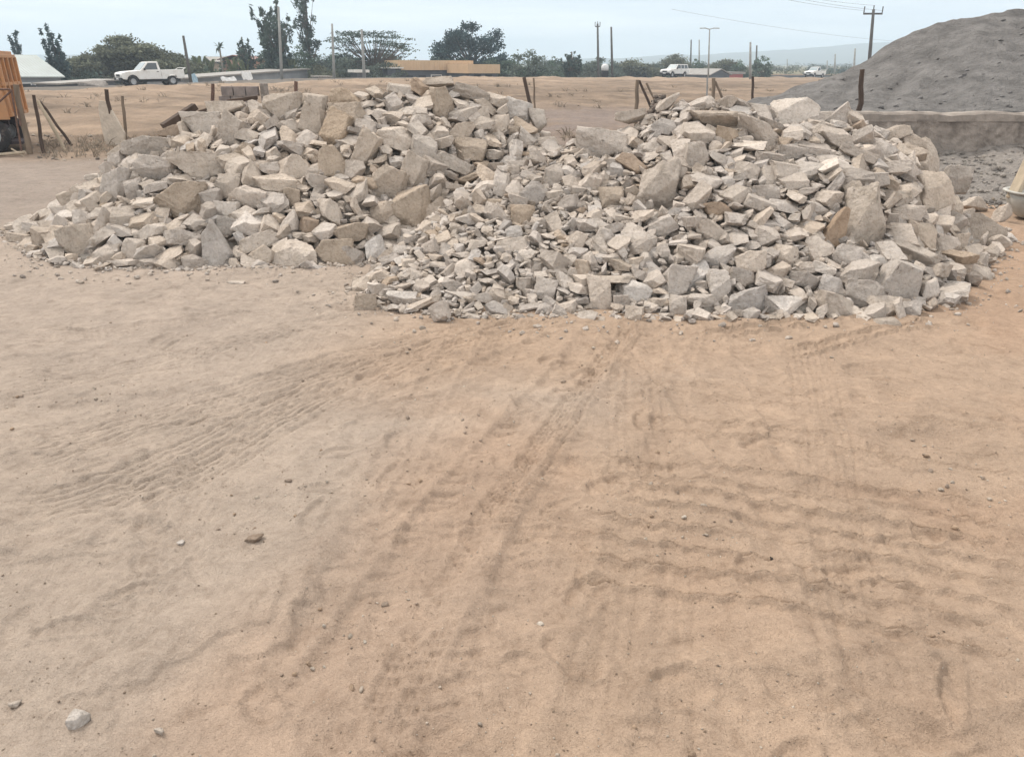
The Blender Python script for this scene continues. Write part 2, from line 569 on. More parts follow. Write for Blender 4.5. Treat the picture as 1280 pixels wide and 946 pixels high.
def micro(x, y):
    """relief of the yard's loose soil in metres"""
    h = 0.018 * fbm(x / .5, y / .42, 3, 14) + 0.036 * fbm(x / 1.5, y / 1.5, 4, 11) + 0.016 * fbm(x / .2, y / .17, 5, 15)
    lump = np.maximum(0, fbm(x / .16, y / .16, 3, 33) - .12)
    h += 0.030 * lump * sstep(.0, .35, fbm(x / 1.1, y / 1.1, 3, 37))
    # crust broken into low plates with sharp edges
    cr_ = fbm(x / .75, y / .5, 4, 131)
    h += .011 * (sstep(0, .035, cr_) + sstep(.22, .25, cr_)) * sstep(-.3, .2, fbm(x / 2.1, y / 2.1, 2, 137))
    # trodden prints
    _p = np.random.RandomState(31)
    for k in range(200):
        cy_ = 1.3 + 5.2 * _p.rand() ** 1.3
        cx_ = _p.uniform(-.85, .8) * cy_
        an, la, lb, dp = _p.uniform(0, 3.14), _p.uniform(.07, .17), _p.uniform(.035, .08), _p.uniform(.005, .016)
        if _p.rand() > .35 + .65 * (cx_ > 0):
            continue
        w_ = np.where((np.abs(x - cx_) < .35) & (np.abs(y - cy_) < .35))[0]
        dx_, dy_ = x[w_] - cx_, y[w_] - cy_
        a_ = (dx_ * math.cos(an) + dy_ * math.sin(an)) / la
        b_ = (-dx_ * math.sin(an) + dy_ * math.cos(an)) / lb + .35 * a_ * a_
        q_ = np.sqrt(a_ * a_ + b_ * b_) * (1 + .25 * (vnoise(x[w_] / .05, y[w_] / .05, k) - .5))
        h[w_] += dp * (-(1 - sstep(.75, 1.0, q_)) * (.7 + .5 * b_) + .8 * np.exp(-((q_ - 1.15) / .16) ** 2))
    # shallow foot marks, more of them to the right
    dim = np.clip(vnoise(x / .34, y / .30, 21) - .62, 0, 1) * 2.6
    h -= 0.05 * dim * dim * sstep(-.5, 2.5, x + fbm(x, y, 2, 8))
    scuff = np.abs(fbm(x / .55, y / .22, 3, 61))
    h += 0.018 * (1 - np.clip(scuff / .25, 0, 1)) * sstep(-.1, .3, fbm(x / 1.7, y / 1.7, 2, 66))
    for i, (pts, hw, kind, dep) in enumerate(TRACKS):
        P = [ground_flat(*p) for p in pts]
        # smooth the polyline
        for _ in range(2):
            Q = [P[0]]
            for a, b in zip(P[:-1], P[1:]):
                Q += [a * .75 + b * .25, a * .25 + b * .75]
            Q.append(P[-1])
            P = Q
        P = np.array(P)
        lo, hi = P.min(0) - .5, P.max(0) + .5
        sel = np.where((x > lo[0]) & (x < hi[0]) & (y > lo[1]) & (y < hi[1]))[0]
        if not len(sel):
            continue
        X, Y = x[sel], y[sel]
        best = np.full(len(sel), 9e9)
        S = np.zeros(len(sel))
        Lr = np.zeros(len(sel))
        acc = 0.0
        for a, b in zip(P[:-1], P[1:]):
            d = b - a
            L = np.hypot(*d)
            if L < 1e-6:
                continue
            d = d / L
            t = np.clip((X - a[0]) * d[0] + (Y - a[1]) * d[1], 0, L)
            ex, ey = X - a[0] - d[0] * t, Y - a[1] - d[1] * t
            D = ex * ex + ey * ey
            m = D < best
            best = np.where(m, D, best)
            S = np.where(m, np.sign(ey * d[0] - ex * d[1]) * np.sqrt(D), S)
            Lr = np.where(m, acc + t, Lr)
            acc += L
        S = S + 0.018 * fbm(Lr / .5, Lr * 0 + i, 2, 70)
        end = sstep(0, .35, Lr) * sstep(0, .35, acc - Lr)
        brk = sstep(-.95 if kind == 'wavy' else -.75, -.1 if kind == 'wavy' else .05, fbm(X / .75 + i, Y / .75, 3, 80 + i)) * end
        ins = 1 - sstep(hw * .85, hw * 1.12, np.abs(S))
        edge = np.exp(-((np.abs(S) - hw * 1.12) / (hw * .22)) ** 2)
        if kind == 'wavy':
            g = 0
            for o in (-.56, .56):
                q = S - o * hw - .015 * tri(Lr / .125 + o) - .008 * fbm(Lr / .05, Lr * 0 + o, 2, 73)
                g = g + np.exp(-(q / .008) ** 2) - .7 * np.exp(-((q + .021) / .014) ** 2)
            g = -2.1 * g * ins + .30 * edge
        elif kind == 'lug':
            ph = (Lr + np.abs(S) * .8) / .125 + .25 * np.sign(S)
            bar_ = sstep(.1, .7, np.sin(ph * 2 * math.pi)) * sstep(.25, .45, np.abs(S) / hw) * sstep(-.2, .3, fbm(X / .22, Y / .22, 3, 90 + i))
            g = -ins * (.38 + .45 * bar_ - .8 * np.maximum(0, fbm(X / .13, Y / .13, 3, 95))) + .45 * edge
        elif kind == 'lines':
            q = np.cos(S / hw * 3.5 * 2 * math.pi)
            g = -ins * (.2 + .8 * sstep(.35, .9, q)) + .5 * edge
        elif kind == 'ridge':
            g = -np.exp(-(S / hw) ** 2)
            g = -g
        else:
            g = -ins * 1.0 + .9 * edge
        h[sel] += 1.45 * dep * g * brk
    return h


def build_ground():
    ys = [0.55]
    while ys[-1] < 7.0:
        ys.append(ys[-1] + (0.0095 if ys[-1] < 2.4 else 0.0095 + .0032 * (ys[-1] - 2.4)))
    while ys[-1] < 1750:
        ys.append(ys[-1] + (.025 + .010 * (ys[-1] - 7) if ys[-1] < 62 else .58 + .06 * (ys[-1] - 62)))
    ys = [-40, -20, -10, -5, -2, -1, -.4, 0, .2, .35, .45] + ys
    xs = list(np.arange(0, 4.3, .0145))
    while xs[-1] < 1750:
        xs.append(xs[-1] + .0145 + (.012 * (xs[-1] - 4.3) if xs[-1] < 45 else .49 + .06 * (xs[-1] - 45)))
    xs = np.array([-a for a in xs[:0:-1]] + xs)
    ys = np.array(ys)
    X, Y = np.meshgrid(xs, ys)
    x, y = X.ravel(), Y.ravel()
    z = G0(x, y)
    near = (1 - sstep(13, 19, y)) * (1 - sstep(9, 14, np.abs(x)))
    mic = np.zeros_like(z)
    sel = np.where(near > 0)[0]
    mic[sel] = micro(x[sel], y[sel]) * near[sel]
    z = z + mic
    # soil colours of the place: grey dust to the left and behind, orange sand in the middle and to the right
    grey = np.array([.405, .342, .290])
    dust = np.array([.375, .322, .282])
    sand = np.array([.405, .310, .238])
    rusty = np.array([.385, .272, .198])
    verge = np.array([.235, .182, .138])
    dark = np.array([.215, .180, .165])
    c = np.empty((len(x), 3))
    n1 = fbm(x / 1.8, y / 1.8, 4, 51)
    n2 = fbm(x / .6, y / .6, 4, 57)
    a = sstep(-1.3, .9, x + (2.8 - y) * .35 + 1.1 * n1 + .4 * n2)
    a = np.maximum(a, sstep(-1.9, -.4, x + .3 * n1) * sstep(3.8, 5.2, y))
    c[:] = grey + (sand - grey) * a[:, None]
    r = sstep(.12, .6, n1 * .7 + n2 * .45 + .55 * sstep(2.6, 4.6, x) * sstep(3.5, 5.5, y)) * sstep(-1.5, 1, x)
    c += (rusty - c) * (r * .6)[:, None]
    rp = np.array([ground_flat(*p) for p in ((400, 900), (480, 760), (560, 640), (640, 540))])
    rd = np.min([np.hypot(x - (a_[0] + (b_[0] - a_[0]) * f_), y - (a_[1] + (b_[1] - a_[1]) * f_)) for a_, b_ in zip(rp[:-1], rp[1:]) for f_ in (0, .33, .66)], axis=0)
    rut = (1 - sstep(.05, .85, rd + .3 * n2)) * .5
    c += (rusty - c) * rut[:, None]
    # the trough of the old wheel rut shows the redder soil
    far = sstep(7.4, 9.6, y - .25 * np.abs(x) + .5 * n1)
    c += (dust - c) * (far * (1 - sstep(4.4, 5.6, x)) * .85)[:, None]
    g = sstep(3.2, 6.2, y + .3 * n1) * sstep(.3, 3, -x) * .6
    c += (dust - c) * g[:, None]
    yd = sstep(8.6, 11, y + .6 * n1) * sstep(-3.4, -5.2, x)
    c += (np.array([.27, .232, .205]) - c) * (yd * .8)[:, None]
    v = sstep(15.5, 19, y + 1.5 * n1)
    c += (verge * (1 + .45 * fbm(x / 6, y / 2.2, 4, 88) + .38 * sstep(-14, -6, road_st(x, y)[0]) + .35 * fbm(x / 1.1, y / .9, 3, 89))[:, None] - c) * v[:, None]
    dk = sstep(11, 14, y) * (1 - sstep(32, 42, y + 2 * n1)) * sstep(-1.5, 1, x + n2) * sstep(-.9, .1, fbm(x / 2, y / 2, 3, 92))
    c += (dark - c) * (dk * .85)[:, None]
    s, t = road_st(x, y)
    b = sstep(6, 30, s)
    scr = np.array([.20, .185, .12])
    c += (scr * (1 + .3 * fbm(x / 9, y / 9, 3, 95))[:, None] - c) * b[:, None]
    nx, ny = len(xs), len(ys)
    i = np.arange(nx * ny).reshape(ny, nx)
    q = np.stack([i[:-1, :-1], i[:-1, 1:], i[1:, 1:], i[1:, :-1]], -1).reshape(-1, 4)
    me = fast_mesh('ground', np.stack([x, y, z], 1), q, True, np.clip(c, 0.02, .9))
    o = link('ground', me, M['soil'])
    tag(o, 'bare tan and grey soil of the yard marked by tyre tracks', 'ground', kind='structure')


build_ground()

# road on its low bank, a real 0.12 m step above the verge bed
mb = MB()
ts = np.linspace(-1.2, 6, 120)
pts = []
for t in ts:
    P = RA + RD * RL * t
    z = zroad(t)
    for s_, dz in ((-3.9, -.16), (-3.7, .0), (0, .05), (3.7, .0), (3.9, -.16)):
        q = P + RN * s_
        pts.append((q[0], q[1], z + dz))
fs = [(5 * i + j, 5 * i + j + 1, 5 * i + j + 6, 5 * i + j + 5) for i in range(len(ts) - 1) for j in range(4)]
o = mb.add(pts, fs).build('road', M['asphalt'])
tag(o, 'grey road running along the top of the low bank', 'road', kind='structure')

# distant hills
mb = MB()
xs = np.linspace(-1450, 1450, 140)
rows = 12
pts = []
for j in range(rows):
    f = j / (rows - 1)
    for x in xs:
        top = 6 + 40 * np.exp(-((x - 900) / 520) ** 2) + 14 * np.exp(-((x + 900) / 500) ** 2) + 7 * fbm(np.array([x / 160.0]), np.array([1.5]), 4, 5)[0]
        prof = math.sin(min(1, f * 1.0) * math.pi / 2)
        pts.append((x, 1250 + 380 * f, -1.5 + top * prof + 2.0 * float(fbm(np.array([x / 40.]), np.array([f * 6]), 3, 6)[0]) * math.sin(f * math.pi)))
n = len(xs)
fs = [(j * n + i, j * n + i + 1, (j + 1) * n + i + 1, (j + 1) * n + i) for j in range(rows - 1) for i in range(n - 1)]
o = mb.add(pts, fs).build('hills', M['hill'], smooth=True)
tag(o, 'hazy blue hills along the horizon', 'hills', kind='structure')

# ------------------------------------------------------------------ the heaps
# tables along x: front foot, ridge distance, ridge height
LX = np.array([-6.6, -6.25, -5.7, -5.2, -4.6, -4.2, -3.1, -2.1, -1.16, -.42, 0, .53, 1.05, 1.6])
LF = np.array([9.6, 9.15, 8.65, 8.2, 7.85, 7.75, 7.7, 7.78, 8.15, 8.6, 8.8, 8.9, 8.9, 8.9])
LR = np.array([9.7, 9.8, 10.0, 10.3, 10.5, 10.5, 10.5, 10.5, 10.6, 10.6, 10.6, 10.4, 10.2, 10.2])
LZ = np.array([0, .05, .34, .80, 1.14, 1.33, 1.54, 1.56, 1.72, 1.63, 1.46, 1.06, .58, 0])
RX = np.array([-1.5, -1.3, -1.0, -.35, .45, .72, 1.09, 1.45, 1.86, 2.36, 2.9, 3.26, 3.8, 4.34, 4.7, 5.05, 5.45, 5.95, 6.2])
RF = np.array([6.9, 6.55, 6.35, 6.15, 6.12, 6.12, 6.1, 6.08, 6.1, 6.15, 6.2, 6.25, 6.45, 7.1, 7.6, 8.0, 8.5, 9.1, 9.4])
RR = np.array([7.0, 7.3, 7.7, 8.4, 9.0, 9.0, 9.0, 9.0, 9.0, 9.0, 9.0, 9.0, 9.0, 9.1, 9.2, 9.3, 9.4, 9.6, 9.6])
RZ = np.array([0, .12, .42, .82, 1.08, 1.16, 1.24, 1.37, 1.58, 1.59, 1.53, 1.52, 1.42, 1.26, 1.08, .82, .45, .08, 0])


def heap_one(x, y, X, Fr, Rr, Z):
    f = np.interp(x, X, Fr)
    r = np.interp(x, X, Rr)
    z = np.interp(x, X, Z, left=0, right=0)
    t = np.clip((y - f) / (r - f + 1e-6), 0, 1)
    up = z * t * (1.22 - .22 * t)
    b = np.clip(1 - (y - r) / (z / .62 + 1e-6), 0, 1)
    return np.where(y <= r, up, z * b)


def heap(x, y):
    x = np.asarray(x, float)
    y = np.asarray(y, float)
    h = np.maximum(heap_one(x, y, LX, LF, LR, LZ), heap_one(x, y, RX, RF, RR, RZ))
    return h + np.where(h > .1, .05 * fbm(x / .6, y / .6, 2, 30), 0)


def heap_hit(u, v):
    d = ray(u, v)
    ysamp = np.linspace(5.5, 12.2, 900)
    P = EYE[None] + ysamp[:, None] * d[None]
    g = P[:, 2] - heap(P[:, 0], P[:, 1])
    k = np.where(g < 0)[0]
    i = k[0] if len(k) else int(np.argmin(g))
    return P[i]


def heap_normal(x, y):
    e = .12
    gx = (heap(x + e, y) - heap(x - e, y)) / (2 * e)
    gy = (heap(x, y + e) - heap(x, y - e)) / (2 * e)
    n = np.array([-float(gx), -float(gy), 1.0])
    return n / np.linalg.norm(n)


# ------------------------------------------------------------------ stones
ICO = {}
for lv in (1, 2, 3, 4, 5):
    bm = bmesh.new()
    bmesh.ops.create_icosphere(bm, subdivisions=lv, radius=1.0)
    bm.verts.ensure_lookup_table()
    ICO[lv] = (np.array([v.co[:] for v in bm.verts]), np.array([[v.index for v in f.verts] for f in bm.faces]))
    ICO[lv] = (ICO[lv][0] / np.linalg.norm(ICO[lv][0], axis=1)[:, None], ICO[lv][1])
    bm.free()


def rock(seed, level, blocky=.6, rough=1.0):
    """unit-sized broken stone: flat broken faces, worn edges, pitted; verts within about +-1"""
    r = np.random.RandomState(seed)
    D, F = ICO[level]
    nrm, off = [], []
    Q = np.linalg.qr(r.randn(3, 3))[0]
    for ax in range(3):
        for s in (-1, 1):
            n = np.zeros(3)
            n[ax] = s
            n = n + r.randn(3) * (.50 - .34 * blocky)
            nrm.append(n / np.linalg.norm(n))
            off.append(r.uniform(.60, .98))
    for k in range(r.randint(4, 10)):
        n = r.randn(3)
        nrm.append(n / np.linalg.norm(n))
        off.append(r.uniform(.66, 1.08))
    nrm = np.array(nrm)
    off = np.array(off)
    dots = np.maximum(D @ nrm.T, 1e-3) / off[None]
    p = r.uniform(40, 90)
    rad = 1.0 / np.power(np.sum(np.power(dots, p), axis=1), 1 / p)
    V = D * rad[:, None]
    # broken edges: small flakes knocked off
    for k in range(r.randint(2, 7) if level > 2 else 1):
        n = r.randn(3)
        n /= np.linalg.norm(n)
        pr = V @ n
        cut = pr.max() * r.uniform(.80, .95)
        V = V - np.maximum(pr - cut, 0)[:, None] * n[None] * .92
    # hollow breaks
    for k in range(r.randint(1, 4) if level > 2 else 0):
        n = r.randn(3)
        n /= np.linalg.norm(n)
        q = V @ n
        cn_ = n * (q.max() + r.uniform(.30, .9)) + np.cross(n, r.randn(3)) * .25
        R_ = np.linalg.norm(cn_) - q.max() * r.uniform(.72, .9)
        dv_ = V - cn_
        L_ = np.linalg.norm(dv_, axis=1)
        V = np.where((L_ < R_)[:, None], cn_ + dv_ / L_[:, None] * R_, V)
    amp = .030 * rough
    fr = 2.6
    for o in range(4 if level > 3 else 3 if level > 2 else 1):
        dn = np.zeros(len(V))
        for k in range(7):
            kv = r.randn(3) * fr
            q = np.sin(V @ kv + r.uniform(0, 6.28))
            dn += q if o % 2 == 0 else (1.2 - 2 * np.abs(q))
        V = V * (1 + amp * dn / 2.6)[:, None]
        amp *= .55
        fr *= 2.2
    V = V - V.mean(0)
    V = V / np.abs(V).max(0)[None]
    return V, F


def rock_cut(seed, blocky=.5, cuts=1):
    """freshly broken stone: a block cut by random planes, edges slightly chipped, faces left flat and rough"""
    r = np.random.RandomState(seed)
    bm = bmesh.new()
    bmesh.ops.create_cube(bm, size=2.0)
    for v in bm.verts:
        v.co = v.co * 1.0 + Vector(r.randn(3) * .10)
    for k in range(r.randint(5, 11)):
        n = r.randn(3)
        if k < 4:
            n[k % 3] *= 2.4
        n /= np.linalg.norm(n)
        d = r.uniform(.52, .98) if k % 2 else r.uniform(.62, 1.05)
        res = bmesh.ops.bisect_plane(bm, geom=bm.verts[:] + bm.edges[:] + bm.faces[:], plane_co=Vector(n * d), plane_no=Vector(n), clear_outer=True, dist=1e-5)
        ed = [g for g in res['geom_cut'] if isinstance(g, bmesh.types.BMEdge)]
        if ed:
            bmesh.ops.holes_fill(bm, edges=ed, sides=0)
    bmesh.ops.remove_doubles(bm, verts=bm.verts, dist=.05)
    bmesh.ops.dissolve_degenerate(bm, edges=bm.edges, dist=.02)
    bmesh.ops.bevel(bm, geom=bm.edges[:], offset=r.uniform(.025, .06), segments=1, affect='EDGES', clamp_overlap=True)
    bmesh.ops.triangulate(bm, faces=bm.faces)
    for _ in range(cuts):
        long_ = [e for e in bm.edges if e.calc_length() > (.22 if cuts < 3 else .09)]
        if long_:
            bmesh.ops.subdivide_edges(bm, edges=long_, cuts=1, use_grid_fill=False)
            bmesh.ops.triangulate(bm, faces=bm.faces)
    bmesh.ops.recalc_face_normals(bm, faces=bm.faces)
    bm.verts.index_update()
    V = np.array([v.co[:] for v in bm.verts])
    F = np.array([[v.index for v in f.verts] for f in bm.faces])
    bm.free()
    dn = np.zeros(len(V))
    for k in range(9):
        dn += np.sin(V @ (r.randn(3) * 4.5) + r.uniform(0, 6.28))
    V = V * (1 + .022 * dn / 2)[:, None] + r.randn(*V.shape) * (.010 if cuts < 3 else .0045)
    if cuts >= 3:
        fr = 9.0
        for o in range(3):
            dn = np.zeros(len(V))
            for k in range(8):
                q = np.sin(V @ (r.randn(3) * fr) + r.uniform(0, 6.28))
                dn += 1.2 - 2 * np.abs(q) if o == 0 else q
            V = V * (1 + .016 * .6 ** o * dn / 2.8)[:, None]
            fr *= 1.9
    V = V - V.mean(0)
    V = V / np.abs(V).max(0)[None]
    return V, F


TINT = {
    'pale grey': (.525, .470, .422),
    'grey': (.430, .384, .346),
    'light beige': (.550, .484, .422),
    'beige': (.495, .430, .370),
    'tan': (.455, .375, .300),
    'brown': (.355, .280, .220),
    'whitish': (.615, .565, .520),
}

# stones that can be picked out in the photograph: u, v, width, height, tilt, tint, short name
LM = [
    (227, 252, 66, 38, 3, 'tan', 'big tan boulder'),
    (252, 207, 68, 30, 8, 'light beige', 'wide pale capping slab'),
    (196, 213, 50, 26, 6, 'pale grey', ''),
    (271, 311, 44, 60, -12, 'pale grey', 'tall pointed wedge'),
    (228, 300, 52, 20, -3, 'pale grey', ''),
    (101, 304, 46, 42, -15, 'beige', 'rough pale corner block'),
    (24, 299, 44, 12, -3, 'beige', 'flat outermost slab'),
    (146, 234, 30, 46, 15, 'pale grey', ''),
    (190, 186, 58, 24, 3, 'light beige', 'upper left shoulder slab'),
    (155, 190, 30, 18, -20, 'light beige', ''),
    (253, 156, 42, 24, 0, 'light beige', ''),
    (290, 166, 30, 38, 30, 'beige', ''),
    (286, 136, 44, 14, -4, 'light beige', ''),
    (284, 232, 34, 32, 0, 'beige', ''),
    (284, 263, 26, 27, 0, 'whitish', ''),
    (311, 247, 40, 24, 12, 'pale grey', ''),
    (286, 283, 27, 20, 10, 'beige', ''),
    (133, 318, 26, 24, 0, 'pale grey', ''),
    (163, 309, 23, 31, 8, 'pale grey', ''),
    (192, 290, 38, 17, -32, 'light beige', ''),
    (243, 329, 31, 18, 0, 'grey', ''),
    (294, 332, 16, 14, 0, 'light beige', ''),
    (215, 166, 26, 16, -25, 'brown', ''),
    (168, 238, 18, 26, -10, 'grey', ''),
    (354, 135, 44, 36, 10, 'light beige', 'big crest block'),
    (393, 130, 34, 24, 12, 'beige', ''),
    (432, 127, 40, 24, 0, 'tan', 'golden crest stone'),
    (434, 148, 42, 32, 0, 'tan', ''),
    (420, 165, 36, 52, 25, 'tan', 'leaning brown block'),
    (392, 153, 30, 32, 20, 'beige', ''),
    (415, 203, 36, 40, 0, 'tan', 'broad tan stone'),
    (455, 190, 24, 66, 32, 'light beige', 'long leaning slab'),
    (444, 213, 24, 26, 10, 'grey', ''),
    (484, 228, 42, 46, 12, 'beige', 'big middle block'),
    (497, 174, 44, 32, 22, 'light beige', 'tilted square block'),
    (517, 216, 34, 46, 26, 'pale grey', 'leaning pale block'),
    (529, 187, 32, 32, 0, 'beige', ''),
    (566, 204, 48, 19, 24, 'light beige', 'pale sloping slab'),
    (553, 133, 32, 44, -8, 'tan', 'upright tan crest stone'),
    (514, 262, 48, 52, 0, 'tan', 'valley tan boulder'),
    (476, 266, 34, 26, 0, 'beige', ''),
    (437, 290, 48, 22, 4, 'tan', 'flat two-toned slab'),
    (420, 316, 46, 32, -4, 'tan', 'square tan footstone'),
    (368, 319, 62, 36, -14, 'light beige', 'big angular footstone'),
    (440, 323, 30, 27, -10, 'grey', ''),
    (349, 231, 58, 26, 8, 'light beige', 'long middle slab'),
    (368, 211, 40, 30, -20, 'beige', ''),
    (366, 249, 25, 22, 10, 'tan', ''),
    (363, 280, 24, 26, -20, 'pale grey', ''),
    (386, 281, 27, 20, 20, 'brown', ''),
    (322, 303, 50, 20, -18, 'light beige', 'sloping lower slab'),
    (327, 319, 31, 24, 0, 'beige', ''),
    (415, 266, 24, 40, -18, 'light beige', ''),
    (588, 187, 42, 28, 5, 'tan', ''),
    (575, 167, 36, 19, -10, 'beige', ''),
    (590, 118, 42, 14, 14, 'beige', ''),
    (545, 103, 40, 9, -3, 'light beige', ''),
    (500, 112, 30, 16, 15, 'light beige', ''),
    (647, 140, 30, 27, 10, 'whitish', 'whitish crest block'),
    (624, 154, 24, 21, 0, 'light beige', ''),
    (670, 148, 22, 31, -15, 'beige', ''),
    (623, 127, 36, 14, 18, 'light beige', ''),
    # right heap
    (824, 237, 52, 66, 4, 'beige', 'big rough cracked boulder'),
    (753, 181, 60, 36, 0, 'pale grey', 'broad pale slab'),
    (763, 248, 32, 28, 0, 'tan', 'tan brown block'),
    (845, 350, 42, 44, 8, 'pale grey', 'broad facing stone'),
    (793, 364, 42, 26, 2, 'whitish', 'pale square block'),
    (898, 360, 29, 43, 4, 'pale grey', 'upright front stone'),
    (749, 370, 30, 52, -6, 'pale grey', 'tall grey footstone'),
    (935, 377, 52, 30, -12, 'pale grey', ''),
    (980, 382, 52, 23, 2, 'whitish', 'flat pale footstone'),
    (793, 393, 24, 20, 0, 'light beige', ''),
    (848, 384, 22, 28, 8, 'pale grey', ''),
    (878, 378, 36, 22, 10, 'pale grey', ''),
    (936, 329, 35, 31, 0, 'pale grey', ''),
    (931, 347, 34, 18, 18, 'grey', ''),
    (896, 322, 48, 22, -26, 'pale grey', ''),
    (888, 289, 35, 29, 0, 'pale grey', 'middle grey stone'),
    (872, 198, 29, 38, 3, 'beige', ''),
    (900, 150, 76, 20, 10, 'beige', 'long crest slab'),
    (950, 168, 62, 20, 38, 'pale grey', 'sloping upper slab'),
    (834, 128, 40, 14, -32, 'beige', 'pointed crest slab'),
    (990, 142, 54, 32, 3, 'whitish', 'big pale crest boulder'),
    (897, 261, 32, 16, -6, 'brown', ''),
    (830, 283, 38, 28, 6, 'pale grey', ''),
    (832, 160, 38, 20, 15, 'pale grey', ''),
    (788, 147, 34, 12, -8, 'beige', ''),
    (1081, 275, 54, 84, -12, 'light beige', 'huge upright boulder'),
    (1046, 287, 30, 46, 25, 'brown', 'dark brown wedge'),
    (1121, 352, 74, 48, 14, 'pale grey', 'massive corner boulder'),
    (1078, 370, 43, 34, 2, 'pale grey', 'square grey footstone'),
    (1162, 366, 28, 34, 8, 'pale grey', 'broken outer stone'),
    (1166, 245, 44, 46, 10, 'light beige', 'square shoulder block'),
    (1157, 200, 30, 44, -4, 'light beige', 'upper shoulder stone'),
    (1191, 225, 31, 27, 0, 'beige', 'lone shoulder block'),
    (1220, 288, 56, 30, 8, 'beige', 'right end boulder'),
    (1145, 318, 60, 20, 26, 'light beige', ''),
    (1152, 295, 30, 34, 0, 'beige', ''),
    (1055, 320, 32, 24, 10, 'pale grey', ''),
    (1118, 167, 34, 14, -24, 'light beige', ''),
    (1135, 175, 34, 14, 14, 'beige', ''),
    (1180, 307, 30, 22, 4, 'pale grey', ''),
    (1198, 304, 24, 20, 0, 'beige', ''),
    (1217, 257, 28, 16, 0, 'pale grey', ''),
    (1192, 262, 18, 26, -8, 'light beige', ''),
    (1130, 268, 40, 22, 12, 'pale grey', ''),
    (1024, 262, 22, 16, 0, 'pale grey', ''),
    (1005, 350, 40, 20, 10, 'grey', ''),
    (1038, 360, 26, 26, 10, 'pale grey', ''),
    (457, 378, 28, 19, 0, 'beige', ''),
    (503, 373, 36, 19, 4, 'whitish', ''),
    (551, 391, 22, 24, -25, 'pale grey', ''),
    (652, 268, 34, 24, 2, 'tan', 'small rough tan boulder'),
    (644, 290, 25, 16, 2, 'whitish', ''),
    (606, 374, 28, 15, -8, 'pale grey', ''),
    (626, 232, 20, 34, 18, 'pale grey', ''),
    (655, 357, 22, 24, 0, 'pale grey', ''),
    (682, 362, 28, 28, 15, 'pale grey', ''),
    (665, 244, 30, 34, 20, 'grey', ''),
    (1045, 175, 46, 24, 20, 'pale grey', ''),
    (990, 190, 40, 18, -10, 'pale grey', ''),
    (1010, 215, 36, 24, 10, 'light beige', ''),
    (935, 215, 30, 22, 5, 'pale grey', ''),
    (958, 240, 32, 20, -8, 'pale grey', ''),
    (720, 300, 26, 20, 10, 'pale grey', ''),
    (690, 222, 28, 30, -20, 'pale grey', ''),
    (712, 255, 30, 22, 0, 'grey', ''),
    (958, 297, 30, 26, 0, 'pale grey', ''),
    (985, 320, 26, 24, 8, 'pale grey', ''),
]

TAPER = {'tall pointed wedge': .8, 'dark brown wedge': .55, 'pointed crest slab': .5, 'broad tan stone': .3, 'broken outer stone': .5,
         'upper shoulder stone': .35, 'upright front stone': .3, 'massive corner boulder': .25, 'huge upright boulder': .22, 'big rough cracked boulder': .2, 'big angular footstone': .3}
stones = []          # dicts: c, M(3x3 incl. dims), level, tint, name, px
camF = np.array([0, CP, -SP])
camU = np.array([0, SP, CP])
camX = np.array([1.0, 0, 0])
lm_px = []
for i, (u, v, w, h, rot, tint, nm) in enumerate(LM):
    P = heap_hit(u, v)
    if heap(P[0], P[1]) < .02:
        P = np.array([*ground_flat(u, v + h * .4), 0])
        P[2] = h * .4 / FPX * np.linalg.norm(P - EYE)
    d = np.linalg.norm(P - EYE)
    sw, sh = w / FPX * d / 2 * 1.10, h / FPX * d / 2 * 1.10
    sd = max(.62 * min(sw, sh), .45 * max(sw, sh)) * rng.uniform(.9, 1.2)
    a = R(rot)
    # frame: right / towards the slope / up, tilted in the picture plane and turned a little
    yaw = rng.uniform(-.3, .3)
    upv = camU * .8 + np.array([0, 0, 1.0]) * .2
    upv /= np.linalg.norm(upv)
    e1 = camX * math.cos(a) - upv * math.sin(a)
    e3 = camX * math.sin(a) + upv * math.cos(a)
    e2 = np.cross(e3, e1)
    Rz = np.array(Matrix.Rotation(yaw, 3, 'Z'))
    B = Rz @ np.stack([e1, e2, e3], 1)
    c = P + camF * sd * .05
    Bm = B * (np.array([sw, sd, sh]))[None]
    stones.append(dict(c=c, B=Bm, lv=5 if max(w, h) > 40 else 4, taper=TAPER.get(nm, 0), tint=TINT[tint], tname=tint, name=nm, lm=True, blocky=rng.uniform(.15, .8)))
    lm_px.append((u, v, w / 2, h / 2, a))
lm_px = np.array(lm_px)


def inside_lm(u, v, r):
    du, dv = u - lm_px[:, 0], v - lm_px[:, 1]
    ca, sa = np.cos(lm_px[:, 4]), np.sin(lm_px[:, 4])
    a = (du * ca + dv * sa) / (lm_px[:, 2] * .92 + r)
    b = (-du * sa + dv * ca) / (lm_px[:, 3] * .92 + r)
    return bool(np.any(a * a + b * b < 1))


def med_size(x, y, right):
    """typical half-size in metres"""
    if right:
        s = np.interp(x, [-1.6, -.6, .5, 1.6, 3.0, 4.5, 6], [.031, .033, .036, .045, .058, .076, .090])
        return s
    return np.interp(x, [-6.5, -5, -3, -1, .5], [.06, .074, .082, .082, .072])


